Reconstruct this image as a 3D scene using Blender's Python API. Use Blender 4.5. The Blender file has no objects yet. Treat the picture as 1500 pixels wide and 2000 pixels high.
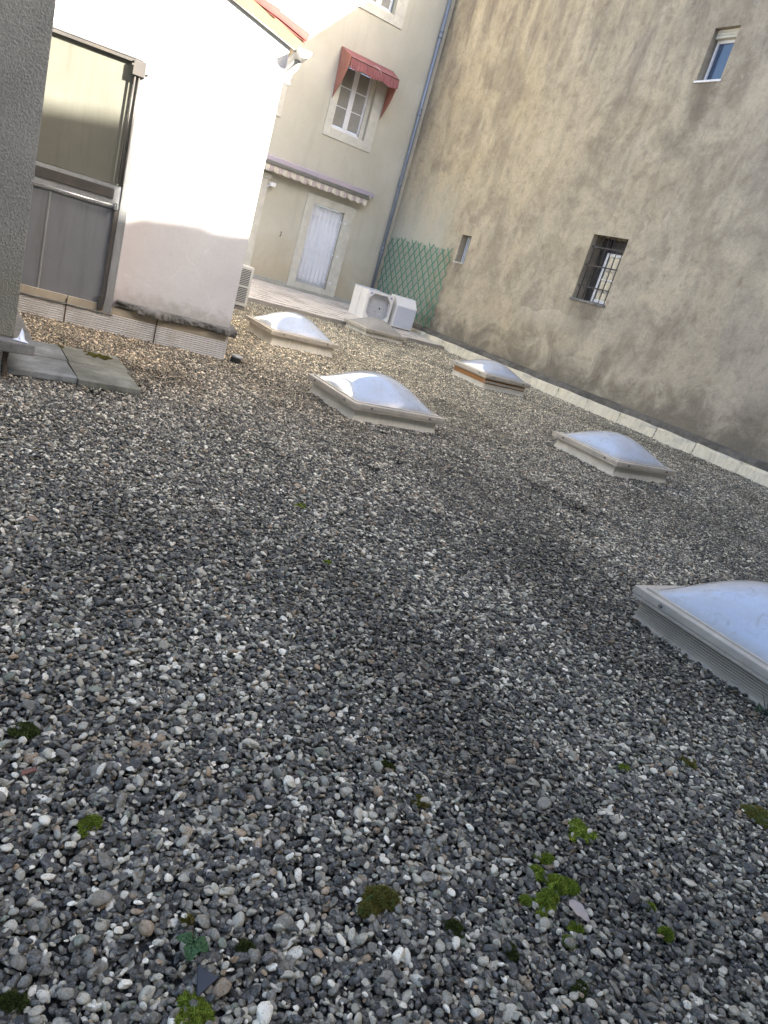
import bpy, bmesh, math, random
import numpy as np
from mathutils import Vector, Matrix, Euler, noise
random.seed(7); rng = np.random.default_rng(11)
R = math.radians
sc = bpy.context.scene
C = sc.collection

# ------------------------------------------------------------------ camera
F_PX = 1401.2
PITCH, ROLL, YAW = R(17.75), R(-17.08), R(35.7)
EYE = 1.5
def cam_axes():
    cp, sp = math.cos(PITCH), math.sin(PITCH)
    fwd = np.array([0, cp, -sp]); right = np.array([1., 0, 0]); down = np.array([0, -sp, -cp])
    c, s = math.cos(ROLL), math.sin(ROLL)
    rows = np.array([c*right + s*down, -s*right + c*down, fwd])
    c, s = math.cos(YAW), math.sin(YAW)
    G = np.array([[c, s, 0], [-s, c, 0], [0, 0, 1]])
    return rows @ G.T
CAMR = cam_axes()
cd = bpy.data.cameras.new('camera'); cam = bpy.data.objects.new('camera', cd); C.objects.link(cam)
cd.sensor_fit = 'VERTICAL'; cd.sensor_height = 36; cd.sensor_width = 27; cd.lens = F_PX/2000*36
cd.clip_start = .02; cd.clip_end = 500
m = Matrix.Identity(4)
for i in range(3):
    m[i][0] = CAMR[0][i]; m[i][1] = -CAMR[1][i]; m[i][2] = -CAMR[2][i]
m[2][3] = EYE
cam.matrix_world = m
sc.camera = cam

# ------------------------------------------------------------------ sky, sun, exposure
TO_SUN = Vector((.5, -.75, .525)).normalized()
w = bpy.data.worlds.new('World'); sc.world = w; w.use_nodes = True
nt = w.node_tree; nt.nodes.clear()
sky = nt.nodes.new('ShaderNodeTexSky'); sky.sky_type = 'NISHITA'; sky.sun_disc = False
sky.sun_elevation = math.asin(TO_SUN.z); sky.sun_rotation = math.atan2(TO_SUN.x, TO_SUN.y)
sky.air_density = .7; sky.dust_density = 4.0; sky.ozone_density = .3
bg = nt.nodes.new('ShaderNodeBackground'); bg.inputs[1].default_value = .105
wo = nt.nodes.new('ShaderNodeOutputWorld')
nt.links.new(sky.outputs[0], bg.inputs[0]); nt.links.new(bg.outputs[0], wo.inputs[0])
sd = bpy.data.lights.new('sun', 'SUN'); sun = bpy.data.objects.new('sun', sd); C.objects.link(sun)
sd.energy = 5.0; sd.angle = R(.53); sd.color = (1, .94, .84)
sun.rotation_euler = TO_SUN.to_track_quat('Z', 'Y').to_euler(); sun.location = TO_SUN*40
vs = sc.view_settings
vs.view_transform = 'Standard'; vs.look = 'None'; vs.gamma = 1; vs.use_curve_mapping = False
vs.exposure = 2.75
sc.cycles.max_bounces = 8; sc.cycles.diffuse_bounces = 5

# ------------------------------------------------------------------ node helpers
class NT:
    def __init__(s, name):
        s.m = bpy.data.materials.new(name); s.m.use_nodes = True
        s.t = s.m.node_tree; s.b = s.t.nodes['Principled BSDF']; s.b.inputs['Roughness'].default_value = .8
    def n(s, k, **kw):
        x = s.t.nodes.new(k)
        for a, v in kw.items(): setattr(x, a, v)
        return x
    def l(s, a, b): s.t.links.new(a, b)
    def put(s, sock, v):
        if isinstance(v, bpy.types.NodeSocket): s.l(v, sock)
        elif isinstance(v, (tuple, list)): sock.default_value = (*v, 1) if len(v) == 3 and len(sock.default_value) == 4 else v
        else: sock.default_value = v
    def co(s, kind='Object', scale=(1, 1, 1), rot=(0, 0, 0)):
        if kind == 'World': o = s.n('ShaderNodeNewGeometry').outputs['Position']
        else: o = s.n('ShaderNodeTexCoord').outputs[kind]
        mp = s.n('ShaderNodeMapping'); s.l(o, mp.inputs[0]); mp.inputs['Scale'].default_value = scale; mp.inputs['Rotation'].default_value = rot
        return mp.outputs[0]
    def sep(s, v):
        x = s.n('ShaderNodeSeparateXYZ'); s.l(v, x.inputs[0]); return x.outputs
    def noise(s, v, sc_, det=6, rough=.6, dist=0, color=False):
        x = s.n('ShaderNodeTexNoise'); s.l(v, x.inputs['Vector']); x.inputs['Scale'].default_value = sc_
        x.inputs['Detail'].default_value = det; x.inputs['Roughness'].default_value = rough; x.inputs['Distortion'].default_value = dist
        return x.outputs['Color' if color else 'Fac']
    def vor(s, v, sc_, feat='F1', out='Distance'):
        x = s.n('ShaderNodeTexVoronoi', feature=feat); s.l(v, x.inputs['Vector']); x.inputs['Scale'].default_value = sc_
        return x.outputs[out]
    def mr(s, f, a, b, c=0., d=1.):
        x = s.n('ShaderNodeMapRange'); s.put(x.inputs[0], f)
        for i, v in enumerate((a, b, c, d)): x.inputs[i+1].default_value = v
        return x.outputs[0]
    def mix(s, f, a, b, mode='MIX'):
        x = s.n('ShaderNodeMix', data_type='RGBA', blend_type=mode); s.put(x.inputs[0], f); s.put(x.inputs[6], a); s.put(x.inputs[7], b)
        return x.outputs[2]
    def ma(s, op, a, b=0.):
        x = s.n('ShaderNodeMath', operation=op); s.put(x.inputs[0], a); s.put(x.inputs[1], b); return x.outputs[0]
    def bump(s, h, st=.3, d=.01, prev=None):
        x = s.n('ShaderNodeBump'); s.l(h, x.inputs['Height']); x.inputs['Strength'].default_value = st; x.inputs['Distance'].default_value = d
        if prev is not None: s.l(prev, x.inputs['Normal'])
        return x.outputs[0]
    def fin(s, col=None, rough=None, nrm=None, **kw):
        if col is not None: s.put(s.b.inputs['Base Color'], col)
        if rough is not None: s.put(s.b.inputs['Roughness'], rough)
        if nrm is not None: s.l(nrm, s.b.inputs['Normal'])
        for k, v in kw.items(): s.put(s.b.inputs[k.replace('_', ' ')], v)
        return s.m

def worn(name, c, var=.25, dirt=None, dirt_amt=.5, rough=.7, bump=.15, bscale=60, bdist=.004, scale=3., metallic=0., streak=False, spec=.5):
    """generic worn surface: colour c varied by noise, dirt blotches, fine relief"""
    t = NT(name); v = t.co('Object')
    n1 = t.noise(v, scale, 6, .65)
    dark = tuple(x*(1-var) for x in c); lite = tuple(min(1, x*(1+var*.6)) for x in c)
    col = t.mix(t.mr(n1, .3, .7), dark, lite)
    if dirt:
        vv = t.co('Object', (6, 6, .6)) if streak else v
        n2 = t.noise(vv, scale*.9, 8, .7, .3)
        col = t.mix(t.mr(n2, .48, .75, 0, dirt_amt), col, dirt)
    n3 = t.noise(v, bscale, 4, .6)
    return t.fin(col, t.mr(n1, .2, .8, max(.05, rough-.12), min(1, rough+.12)), t.bump(n3, bump, bdist), Metallic=metallic, Specular_IOR_Level=spec)

# ------------------------------------------------------------------ materials
def m_right_wall(name='stained_render', patch=False):
    t = NT(name); v = t.co('World'); x, y, z = t.sep(v)
    big = t.noise(v, .38, 7, .6, .5); mid = t.noise(v, 1.15, 9, .66, .8); sm = t.noise(v, 4.2, 8, .7, .5)
    st = t.noise(t.co('World', (1, 1.7, .42)), 1.1, 9, .68, .5); fine = t.noise(v, 16, 8, .75); grit = t.noise(v, 55, 5, .75)
    if patch: col = t.mix(t.mr(mid, .33, .66), (.35, .295, .205), (.60, .525, .385))
    else: col = t.mix(t.mr(mid, .33, .66), (.36, .31, .225), (.58, .51, .38))
    # warm ochre towards the inner corner, mauve-grey nearer the street
    warm = t.mr(t.ma('ADD', y, t.mr(big, .25, .75, -4, 4)), 12, 20)
    col = t.mix(t.ma('MULTIPLY', warm, .5), col, (.56, .445, .275))
    mauve = t.mr(t.ma('ADD', y, t.mr(big, .25, .75, -4, 4)), 12, 6)
    col = t.mix(t.ma('MULTIPLY', mauve, .5), col, (.45, .40, .345))
    hi = t.mr(z, 1.2, 6.5, .18 if patch else .4, 1)
    col = t.mix(t.ma('MULTIPLY', t.mr(st, .50, .70, 0, .55), hi), col, (.165, .148, .13))
    col = t.mix(t.mr(sm, .51, .68, 0, .5), col, (.19, .16, .125))
    blot = t.noise(t.co('World', (1, .9, .7)), .75, 8, .62, 1.1)
    col = t.mix(t.mr(blot, .50, .66, 0, .45), col, (.21, .18, .145))
    col = t.mix(t.mr(blot, .46, .36, 0, .4), col, (.60, .52, .38))
    col = t.mix(t.mr(sm, .44, .30, 0, .5), col, (.58, .53, .43))
    col = t.mix(t.mr(st, .42, .30, 0, .45), col, (.56, .50, .39))
    if patch:   # salts bloom along the ragged top of the newer coat
        e = t.mr(t.ma('ADD', z, t.mr(sm, .2, .8, -.35, .35)), 1.35, 1.72)
        yl = t.mr(t.ma('ADD', y, t.mr(mid, .2, .8, -1.2, 1.2)), 11.2, 12.6)
        col = t.mix(t.ma('MULTIPLY', t.ma('MULTIPLY', e, yl), .5), col, (.66, .60, .48))
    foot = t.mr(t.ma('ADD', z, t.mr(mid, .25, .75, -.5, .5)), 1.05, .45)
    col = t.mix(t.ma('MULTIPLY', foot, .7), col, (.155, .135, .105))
    col = t.mix(t.mr(fine, .50, .72, 0, .38), col, (.18, .155, .12))
    col = t.mix(t.mr(fine, .42, .28, 0, .4), col, (.60, .56, .47))
    col = t.mix(t.mr(grit, .55, .75, 0, .45), col, (.09, .08, .065))
    for (ya, yb_, zs, ln) in ((11.66, 12.70, 2.18, .9), (17.14, 17.58, 2.33, .8), (10.9, 11.47, 6.66, 1.3)):
        yy_ = t.ma('ADD', y, t.mr(sm, .2, .8, -.22, .22)); inb = t.ma('MULTIPLY', t.mr(yy_, ya-.12, ya+.12), t.mr(yy_, yb_+.12, yb_-.12))
        zz_ = t.ma('ADD', z, t.mr(st, .2, .8, -.4, .4)); dn = t.ma('MULTIPLY', t.mr(zz_, zs-ln, zs-.1), t.mr(z, zs+.03, zs-.02))
        col = t.mix(t.ma('MULTIPLY', t.ma('MULTIPLY', inb, dn), .6), col, (.14, .12, .095))
    soot = t.ma('MULTIPLY', t.mr(t.ma('ADD', z, t.mr(mid, .2, .8, -2, 2)), 6.6, 9.2), t.mr(st, .40, .60))
    col = t.mix(t.ma('MULTIPLY', soot, .6), col, (.15, .125, .115))
    pale = t.ma('MULTIPLY', t.mr(t.ma('ADD', y, t.mr(mid, .2, .8, -.7, .7)), 17.6, 18.6), t.mr(t.ma('ADD', z, t.mr(mid, .2, .8, -.9, .9)), 4.6, 2.6))
    col = t.mix(t.ma('MULTIPLY', pale, .8), col, (.50, .50, .42))
    b0 = t.bump(mid, .35, .08); b1 = t.bump(t.noise(v, 6, 8, .72), .55, .035, b0); b2 = t.bump(grit, .6, .008, b1)
    return t.fin(col, .93, b2, Specular_IOR_Level=.2)
def m_back_wall():
    t = NT('cream_render'); v = t.co('World'); x, y, z = t.sep(v)
    n = t.noise(v, .7, 6, .6, .3); st = t.noise(t.co('World', (3, 3, .35)), 1.2, 6, .65); f = t.noise(v, 20, 5, .65)
    col = t.mix(t.mr(n, .3, .7), (.475, .45, .355), (.575, .55, .45))
    col = t.mix(t.mr(st, .52, .74, 0, .35), col, (.34, .34, .28))
    low = t.mr(t.ma('ADD', z, t.mr(n, .3, .7, -.6, .6)), 1.9, .6)
    col = t.mix(t.ma('MULTIPLY', low, .45), col, (.44, .34, .2))
    col = t.mix(t.mr(f, .45, .75, 0, .12), col, (.3, .28, .22))
    return t.fin(col, .9, t.bump(t.noise(v, 45, 5, .7), .3, .006), Specular_IOR_Level=.25)
def m_white_wall():
    t = NT('white_stucco'); v = t.co('Object'); x, y, z = t.sep(v)
    n = t.noise(v, 1.6, 6, .6); f = t.noise(v, 30, 5, .7)
    col = t.mix(t.mr(n, .3, .7), (.655, .64, .635), (.75, .745, .74))
    col = t.mix(t.mr(f, .5, .75, 0, .25), col, (.5, .48, .45))
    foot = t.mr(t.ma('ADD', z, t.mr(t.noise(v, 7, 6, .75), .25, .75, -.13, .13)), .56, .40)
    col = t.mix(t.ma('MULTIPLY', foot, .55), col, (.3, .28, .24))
    pk = t.mr(x, -.7, -1.35); col = t.mix(t.ma('MULTIPLY', pk, .4), col, (.66, .55, .52))
    cr = t.vor(t.co('Object', (1, 1, .8)), 1.1, 'DISTANCE_TO_EDGE')
    crn = t.ma('ADD', cr, t.mr(t.noise(v, 8, 5, .7), .3, .7, -.02, .02))
    col = t.mix(t.ma('MULTIPLY', t.ma('MULTIPLY', t.mr(crn, .006, .001), t.mr(n, .42, .58)), .35), col, (.86, .85, .84))
    b = t.bump(t.noise(v, 9, 5, .6), .25, .015); b = t.bump(t.noise(v, 90, 4, .75), .6, .006, b)
    return t.fin(col, .9, b, Specular_IOR_Level=.25)
def m_pier():
    t = NT('rough_grey_stucco'); v = t.co('Object'); x, y, z = t.sep(v)
    n = t.noise(v, 2.2, 6, .6); f = t.noise(v, 55, 5, .75)
    col = t.mix(t.mr(n, .3, .7), (.235, .24, .22), (.315, .32, .295))
    col = t.mix(t.mr(f, .42, .68, 0, .6), col, (.13, .125, .115))
    foot = t.mr(t.ma('ADD', z, t.mr(n, .25, .75, -.3, .3)), 1.2, .4); col = t.mix(t.ma('MULTIPLY', foot, .5), col, (.27, .25, .17))
    b = t.bump(t.vor(v, 70), .6, .012); b = t.bump(f, .8, .012, b)
    return t.fin(col, .95, b, Specular_IOR_Level=.2)
def m_concrete(name, c, moss=.0, lich=.3):
    t = NT(name); v = t.co('World'); n = t.noise(v, 5, 8, .7, .3); f = t.noise(v, 60, 5, .75); g = t.noise(v, 2.3, 6, .65)
    col = t.mix(t.mr(n, .3, .72), tuple(k*.55 for k in c), tuple(k*1.25 for k in c))
    col = t.mix(t.mr(f, .5, .72, 0, lich), col, tuple(min(1, k*2.2) for k in c))
    col = t.mix(t.mr(g, .45, .62, 0, .6), col, tuple(k*.38 for k in c))
    if moss: col = t.mix(t.mr(t.noise(v, 6, 7, .75), .58, .68, 0, moss), col, (.10, .12, .02))
    return t.fin(col, .92, t.bump(f, .5, .006, t.bump(n, .4, .01)), Specular_IOR_Level=.25)
def m_pebble(name, kind):
    t = NT(name); v = t.co('Object'); wv = t.co('World')
    a = t.n('ShaderNodeAttribute', attribute_name='pc', attribute_type=kind)
    base = t.mix(1.0, a.outputs['Color'], (1.20, 1.10, .90), 'MULTIPLY')
    g = t.noise(wv, 75, 6, .72, .4); g2 = t.noise(t.co('World', (1, 1, 2)), 210, 4, .75)
    col = t.mix(t.mr(g, .50, .62, 0, .55), base, t.mix(.5, base, (.55, .54, .50)))
    col = t.mix(t.mr(g, .46, .36, 0, .55), col, t.mix(.75, base, (.02, .02, .02)))
    col = t.mix(t.mr(g2, .55, .68, 0, .55), col, (.42, .415, .385))
    col = t.mix(t.mr(g2, .46, .34, 0, .6), col, (.03, .03, .028))
    # long damp, algae-darkened patches
    px = t.noise(t.co('World', (.9, .42, 1), (0, 0, R(-28))), .85, 4, .62, .5)
    damp = t.mr(px, .46, .63)
    col = t.mix(t.ma('MULTIPLY', damp, .55), col, (.19, .185, .165), 'MULTIPLY')
    # rusty dust drifting from the white house
    x, y, z = t.sep(wv)
    du = t.ma('MULTIPLY', t.mr(t.ma('ADD', y, t.mr(px, .3, .7, -1.5, 1.5)), 5.4, 7.6), t.mr(x, 5.5, 2.0))
    col = t.mix(t.ma('MULTIPLY', du, .5), col, (1.06, .93, .82), 'MULTIPLY')
    far_light = t.ma('MULTIPLY', t.mr(t.ma('ADD', y, t.mr(px, .3, .7, -2, 2)), 5.5, 11), 1.0)
    col = t.mix(far_light, col, (1.62, 1.58, 1.47), 'MULTIPLY')  # same stones painted lighter with distance, standing in for highlights
    rough = t.mr(damp, 0, 1, .62, .48)
    return t.fin(col, rough, t.bump(g2, .5, .002), Specular_IOR_Level=.5)
def m_dome(name, c, rough, grime):
    t = NT(name); v = t.co('Object'); n = t.noise(v, 3, 6, .7, .5); f = t.noise(v, 40, 5, .7)
    wm_ = t.noise(t.co('Object', (9, 9, 1.2)), 1.4, 6, .7, .8)
    col = t.mix(t.mr(n, .40, .68, 0, grime), c, (.40, .385, .34)); col = t.mix(t.mr(f, .56, .72, 0, .35), col, (.75, .74, .70))
    col = t.mix(t.mr(wm_, .55, .66, 0, grime), col, (.30, .285, .25))
    x, y, z = t.sep(v)
    edge = t.mr(t.ma('ADD', z, t.mr(n, .3, .7, -.02, .02)), .05, .0)
    col = t.mix(t.ma('MULTIPLY', edge, .6), col, (.36, .335, .27))
    return t.fin(col, t.mr(n, .3, .7, rough, rough+.10), t.bump(t.noise(v, 1.5, 3, .5), .05, .02), IOR=1.49, Coat_Weight=1.0, Coat_Roughness=rough*.5)
def m_glass(name, c, rough=.06):
    t = NT(name); v = t.co('World'); n = t.noise(v, 3, 5, .6)
    col = t.mix(t.mr(n, .3, .7), c, tuple(k*1.25 for k in c))
    return t.fin(col, rough, t.bump(t.noise(v, 2, 2), .04, .02), Specular_IOR_Level=.8)
def m_moss(name, c1, c2):
    t = NT(name); v = t.co('World'); n = t.noise(v, 260, 4, .7); g = t.noise(v, 45, 4, .7)
    col = t.mix(t.mr(n, .38, .62), tuple(k*.45 for k in c1), tuple(k*1.25 for k in c2)); col = t.mix(t.mr(g, .5, .68, 0, .5), col, (c2[0]*1.1, c2[1]*.8, c2[2]*.8))
    return t.fin(col, .85, None, Subsurface_Weight=.0, Specular_IOR_Level=.2)

M = dict(
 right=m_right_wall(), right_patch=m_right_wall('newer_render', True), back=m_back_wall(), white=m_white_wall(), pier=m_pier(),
 slab=m_concrete('ledge_concrete', (.24, .23, .21)), paver=m_concrete('grey_paver', (.26, .27, .26), .0), paver_moss=m_concrete('mossy_paver', (.22, .22, .18), .7),
 gutter_ledge=m_concrete('dark_ledge', (.17, .155, .13), .35), stone=worn('dressed_stone', (.62, .60, .51), .15, (.38, .36, .28), .5, .85, .3, 50),
 plinth=worn('plinth_render', (.44, .43, .37), .2, (.2, .19, .16), .7, .9, .4, 40),
 tile=worn('terrace_tile', (.68, .62, .55), .10, (.48, .43, .36), .5, .55, .1, 30), grout=worn('grout', (.36, .33, .28), .2), 
 upstand=worn('silvered_felt', (.76, .69, .52), .18, (.30, .26, .19), .55, .6, .3, 25, .01, 4, 0, True), seam=worn('seam_bitumen', (.05, .05, .045), .2),
 curb=worn('glassfibre_curb', (.68, .64, .54), .15, (.40, .37, .30), .5, .6, .2, 30, .006, 5, 0, True), curb_grey=worn('weave_curb', (.46, .41, .33), .15, (.22, .21, .18), .5, .7, .2, 40),
 rim=worn('weathered_alu_rim', (.54, .49, .41), .18, (.24, .23, .20), .7, .5, .15, 40, .004, 6, .15), clip=worn('dark_clip', (.16, .15, .14), .2, None, 0, .5),
 dome=m_dome('opal_acrylic', (.46, .52, .61), .06, .45), dome2=m_dome('smoked_acrylic', (.30, .285, .26), .28, .5), wood=worn('orange_timber', (.42, .2, .07), .3, (.2, .1, .05), .5, .7, .3, 30),
 flash=worn('ribbed_flashing', (.74, .73, .71), .12, (.42, .36, .28), .45, .5, .1, 40, .003, 5, .25), flash_warm=worn('ochre_flashing', (.46, .40, .30), .2, (.28, .22, .14), .5, .65),
 alu=worn('door_aluminium', (.42, .43, .43), .12, (.16, .15, .13), .5, .42, .1, 50, .003, 5, .5, True), alu_dark=worn('dark_door_metal', (.075, .07, .065), .25, (.15, .12, .09), .4, .5),
 panel=worn('door_panel', (.165, .165, .135), .1, (.11, .108, .085), .6, .35, .04, 10, .002, 2.2, .1, True), panel_low=worn('lower_door_panel', (.24, .25, .27), .1, (.13, .12, .11), .5, .33, .04, 10, .002, 2., .2, True), chrome=worn('bright_bar', (.8, .8, .78), .05, None, 0, .22, .02, 20, .002, 3, .9),
 timber_verge=worn('cream_verge', (.20, .145, .075), .15, (.3, .22, .14), .6, .7, .3, 30), terracotta=worn('red_tile', (.20, .055, .045), .3, (.24, .11, .09), .5, .8, .3, 30), white_pvc=worn('white_pvc', (.60, .60, .58), .05, (.5, .48, .42), .3, .4), zinc=worn('grey_blue_pipe', (.24, .275, .33), .12, (.33, .34, .35), .5, .45, .1, 30, .003, 3, .35),
 wframe=worn('white_paint', (.78, .78, .78), .05, (.6, .58, .52), .3, .45, .05, 30), pane=m_glass('net_curtained_pane', (.25, .245, .22), .12), pane_blue=m_glass('sky_pane', (.05, .08, .13), .04), pane_dark=m_glass('dark_pane', (.05, .05, .05), .08),
 door_white=worn('white_shutter_door', (.82, .85, .90), .06, (.5, .5, .5), .3, .5), bar_white=worn('white_bar', (.82, .83, .85), .04), bar_dark=worn('rusted_bar', (.055, .05, .05), .3, (.12, .06, .03), .5),
 lilac=worn('faded_lilac_sheet', (.45, .40, .45), .12, (.55, .40, .34), .6, .8, .2, 20), darkroll=worn('grey_awning_roll', (.16, .155, .13), .25, (.28, .26, .2), .5, .8), val_a=worn('cream_cloth', (.62, .57, .46), .1, (.45, .38, .28), .4, .9, .2, 60), val_b=worn('rose_cloth', (.47, .40, .36), .12, (.33, .28, .24), .4, .9, .2, 60),
 red=worn('faded_red_cloth', (.28, .105, .10), .25, (.36, .20, .18), .4, .9, .25, 40), red_lit=worn('red_cloth_lit', (.36, .155, .115), .25, (.40, .26, .20), .5, .9, .25, 40), string=worn('pink_string', (.75, .6, .58), .1),  # side cloth is a lighter, more orange red: its glow is in the colour
 green=worn('green_trellis', (.06, .25, .16), .25, (.14, .10, .06), .35, .6, .2, 40), appliance=worn('white_enamel', (.82, .80, .76), .06, (.5, .44, .34), .35, .35, .03, 20), appliance_grey=worn('grey_enamel', (.58, .61, .66), .08, (.38, .38, .38), .4, .4), bracket=worn('blue_bracket', (.35, .38, .52), .1), ribbed=worn('inner_panel', (.62, .63, .64), .15, (.25, .22, .18), .5),
 ac=worn('ac_casing', (.56, .56, .53), .06, (.45, .4, .32), .4, .5), ac_dark=worn('ac_grille', (.10, .105, .11), .2), rust=worn('rusty_post', (.10, .075, .055), .4, (.25, .14, .07), .6, .9, .6, 30, .01), scrap=worn('white_scrap', (.8, .82, .86), .05), blackpipe=worn('black_pipe', (.035, .035, .035), .3, (.12, .11, .1), .5),
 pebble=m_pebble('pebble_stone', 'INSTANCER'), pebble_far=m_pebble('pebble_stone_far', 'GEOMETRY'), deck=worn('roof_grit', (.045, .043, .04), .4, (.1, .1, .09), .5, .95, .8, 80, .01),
 moss=m_moss('green_moss', (.075, .11, .014), (.25, .32, .04)), moss_gold=m_moss('golden_moss', (.075, .075, .015), (.25, .22, .05)), moss_dark=m_moss('dark_moss', (.025, .038, .008), (.075, .095, .02)), leafg=m_moss('weed_leaf', (.03, .075, .03), (.075, .14, .06)), stem=m_moss('stem', (.07, .045, .03), (.12, .08, .05)),
 deadleaf=worn('dead_leaf', (.46, .385, .33), .15, (.22, .17, .14), .5, .7, .3, 60), slate=worn('slate_shard', (.055, .06, .07), .3), brick=worn('brick_shard', (.22, .10, .07), .3), street=worn('camera_side_render', (.40, .38, .33), .2),
)

# ------------------------------------------------------------------ mesh helpers
class MB:
    def __init__(s): s.v = []; s.f = []
    def add(s, vs, fs):
        o = len(s.v); s.v += [tuple(p) for p in vs]; s.f += [tuple(o+i for i in f) for f in fs]; return s
    def box(s, a, b):
        (x0, y0, z0), (x1, y1, z1) = a, b
        return s.add([(x0,y0,z0),(x1,y0,z0),(x1,y1,z0),(x0,y1,z0),(x0,y0,z1),(x1,y0,z1),(x1,y1,z1),(x0,y1,z1)],
                     [(0,3,2,1),(4,5,6,7),(0,1,5,4),(1,2,6,5),(2,3,7,6),(3,0,4,7)])
    def bar(s, p, q, w, h, up=(0, 0, 1)):
        p, q = Vector(p), Vector(q); d = (q-p).normalized(); u = Vector(up)
        sd_ = d.cross(u).normalized(); u = sd_.cross(d).normalized(); a, b = sd_*w/2, u*h/2
        return s.add([p-a-b, p+a-b, p+a+b, p-a+b, q-a-b, q+a-b, q+a+b, q-a+b],
                     [(0,1,2,3),(7,6,5,4),(0,4,5,1),(1,5,6,2),(2,6,7,3),(3,7,4,0)])
    def tube(s, pts, r, n=10, caps=True):
        pts = [Vector(p) for p in pts]; rs = r if isinstance(r, (list, tuple)) else [r]*len(pts); vs_ = []; fs = []
        for i, p in enumerate(pts):
            d = (pts[min(i+1, len(pts)-1)]-pts[max(i-1, 0)]).normalized()
            u = d.orthogonal() if abs(d.z) > .9 else d.cross(Vector((0, 0, 1)))
            if abs(d.z) > .9: u = d.cross(Vector((0, 1, 0)))
            u.normalize(); w_ = d.cross(u)
            for k in range(n):
                a = 2*math.pi*k/n; vs_.append(p+u*rs[i]*math.cos(a)+w_*rs[i]*math.sin(a))
        for i in range(len(pts)-1):
            for k in range(n): fs.append((i*n+k, i*n+(k+1) % n, (i+1)*n+(k+1) % n, (i+1)*n+k))
        if caps: fs += [tuple(range(n))[::-1], tuple((len(pts)-1)*n+k for k in range(n))]
        return s.add(vs_, fs)
    def prism(s, poly, d):      # poly: list of 3D points, d: extrusion vector
        n = len(poly); d = Vector(d); vs_ = [Vector(p) for p in poly]; vs_ += [p+d for p in vs_]
        return s.add(vs_, [tuple(range(n))[::-1], tuple(range(n, 2*n))]+[(i, (i+1) % n, n+(i+1) % n, n+i) for i in range(n)])
    def grid(s, fn, nu, nv):
        vs_ = [fn(i/nu, j/nv) for j in range(nv+1) for i in range(nu+1)]; W_ = nu+1
        return s.add(vs_, [(j*W_+i, j*W_+i+1, (j+1)*W_+i+1, (j+1)*W_+i) for j in range(nv) for i in range(nu)])
    def mesh(s, name, mat, bevel=0, smooth=False):
        me = bpy.data.meshes.new(name); me.from_pydata(s.v, [], s.f)
        bm = bmesh.new(); bm.from_mesh(me); bmesh.ops.recalc_face_normals(bm, faces=bm.faces)
        if bevel:
            es = [e for e in bm.edges if e.is_manifold and e.calc_face_angle(0) > .5]
            bmesh.ops.bevel(bm, geom=es, offset=bevel, segments=2, profile=.6, affect='EDGES', clamp_overlap=True)
        bm.to_mesh(me); bm.free()
        if smooth: me.polygons.foreach_set('use_smooth', [True]*len(me.polygons))
        me.materials.append(M[mat]); return me
    def build(s, name, mat, parent=None, bevel=0, smooth=False):
        return link(name, s.mesh(name, mat, bevel, smooth), parent)
def link(name, me, parent=None, loc=None, rot=None):
    o = bpy.data.objects.new(name, me); C.objects.link(o); o.parent = parent
    if loc is not None: o.location = loc
    if rot is not None: o.rotation_euler = rot
    return o
def tag(o, label, cat, group=None, kind=None):
    o['label'] = label
    if cat: o['category'] = cat
    if group: o['group'] = group
    if kind: o['kind'] = kind
    return o
def thing(name, label, cat, loc=(0, 0, 0), rz=0, group=None):
    o = link(name, None, None, loc, (0, 0, rz)); o.empty_display_size = .1
    return tag(o, label, cat, group)
def struct(name, o, label):
    o['kind'] = 'structure'; o['label'] = label; return o

def holed(mb, P, u0, u1, v0, v1, holes, depth, N):
    """wall sheet P(u,v) with rectangular openings whose reveals run `depth` along N"""
    us = sorted({u0, u1, *[h[0] for h in holes], *[h[1] for h in holes]}); vs_ = sorted({v0, v1, *[h[2] for h in holes], *[h[3] for h in holes]})
    N = Vector(N)
    for i in range(len(us)-1):
        for j in range(len(vs_)-1):
            cu, cv = (us[i]+us[i+1])/2, (vs_[j]+vs_[j+1])/2
            if any(h[0] < cu < h[1] and h[2] < cv < h[3] for h in holes): continue
            mb.add([P(us[i], vs_[j]), P(us[i+1], vs_[j]), P(us[i+1], vs_[j+1]), P(us[i], vs_[j+1])], [(0, 1, 2, 3)])
    for h in holes:
        c = [Vector(P(h[0], h[2])), Vector(P(h[1], h[2])), Vector(P(h[1], h[3])), Vector(P(h[0], h[3]))]
        for k in range(4): mb.add([c[k], c[(k+1) % 4], c[(k+1) % 4]+N*depth, c[k]+N*depth], [(0, 1, 2, 3)])
    return mb

# ================================================================== large structure
deck = MB().box((-8, -6, -.2), (12.05, 21.6, -.028)).build('roof_deck', 'deck'); struct('roof_deck', deck, 'dark flat roof under the gravel')

# ---- building on the right -------------------------------------------------
XW, YB, HW = 12.42, 21.40, 10.94
rb = thing('stained_building', 'tall building with blotchy brown weathered render and three small windows', 'building', (XW, 5, 0))
rb_loc = Vector(rb.location)
def child_world(parent, o):     # keep world-space coordinates for meshes built in world space
    o.parent = parent; o.matrix_parent_inverse = parent.matrix_world.inverted(); return o
def inv(o):
    return Matrix.Translation(o.location) @ o.rotation_euler.to_matrix().to_4x4()
def adopt(parent, *objs):
    for o in objs:
        o.parent = parent; o.matrix_parent_inverse = inv(parent).inverted()
    return objs[0]
WB, WS, WU = (11.66, 12.70, 2.18, 3.59), (17.14, 17.58, 2.33, 3.06), (10.90, 11.47, 6.66, 7.60)
mb = MB(); holed(mb, lambda u, v: (XW, u, v), -5.9, YB+1, -.2, HW, [WB, WS, WU], .42, (1, 0, 0))
mb.add([(XW+.02, -5.9, HW), (XW+6, -5.9, HW), (XW+6, YB+1, HW), (XW+.02, YB+1, HW)], [(0, 1, 2, 3)])
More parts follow.
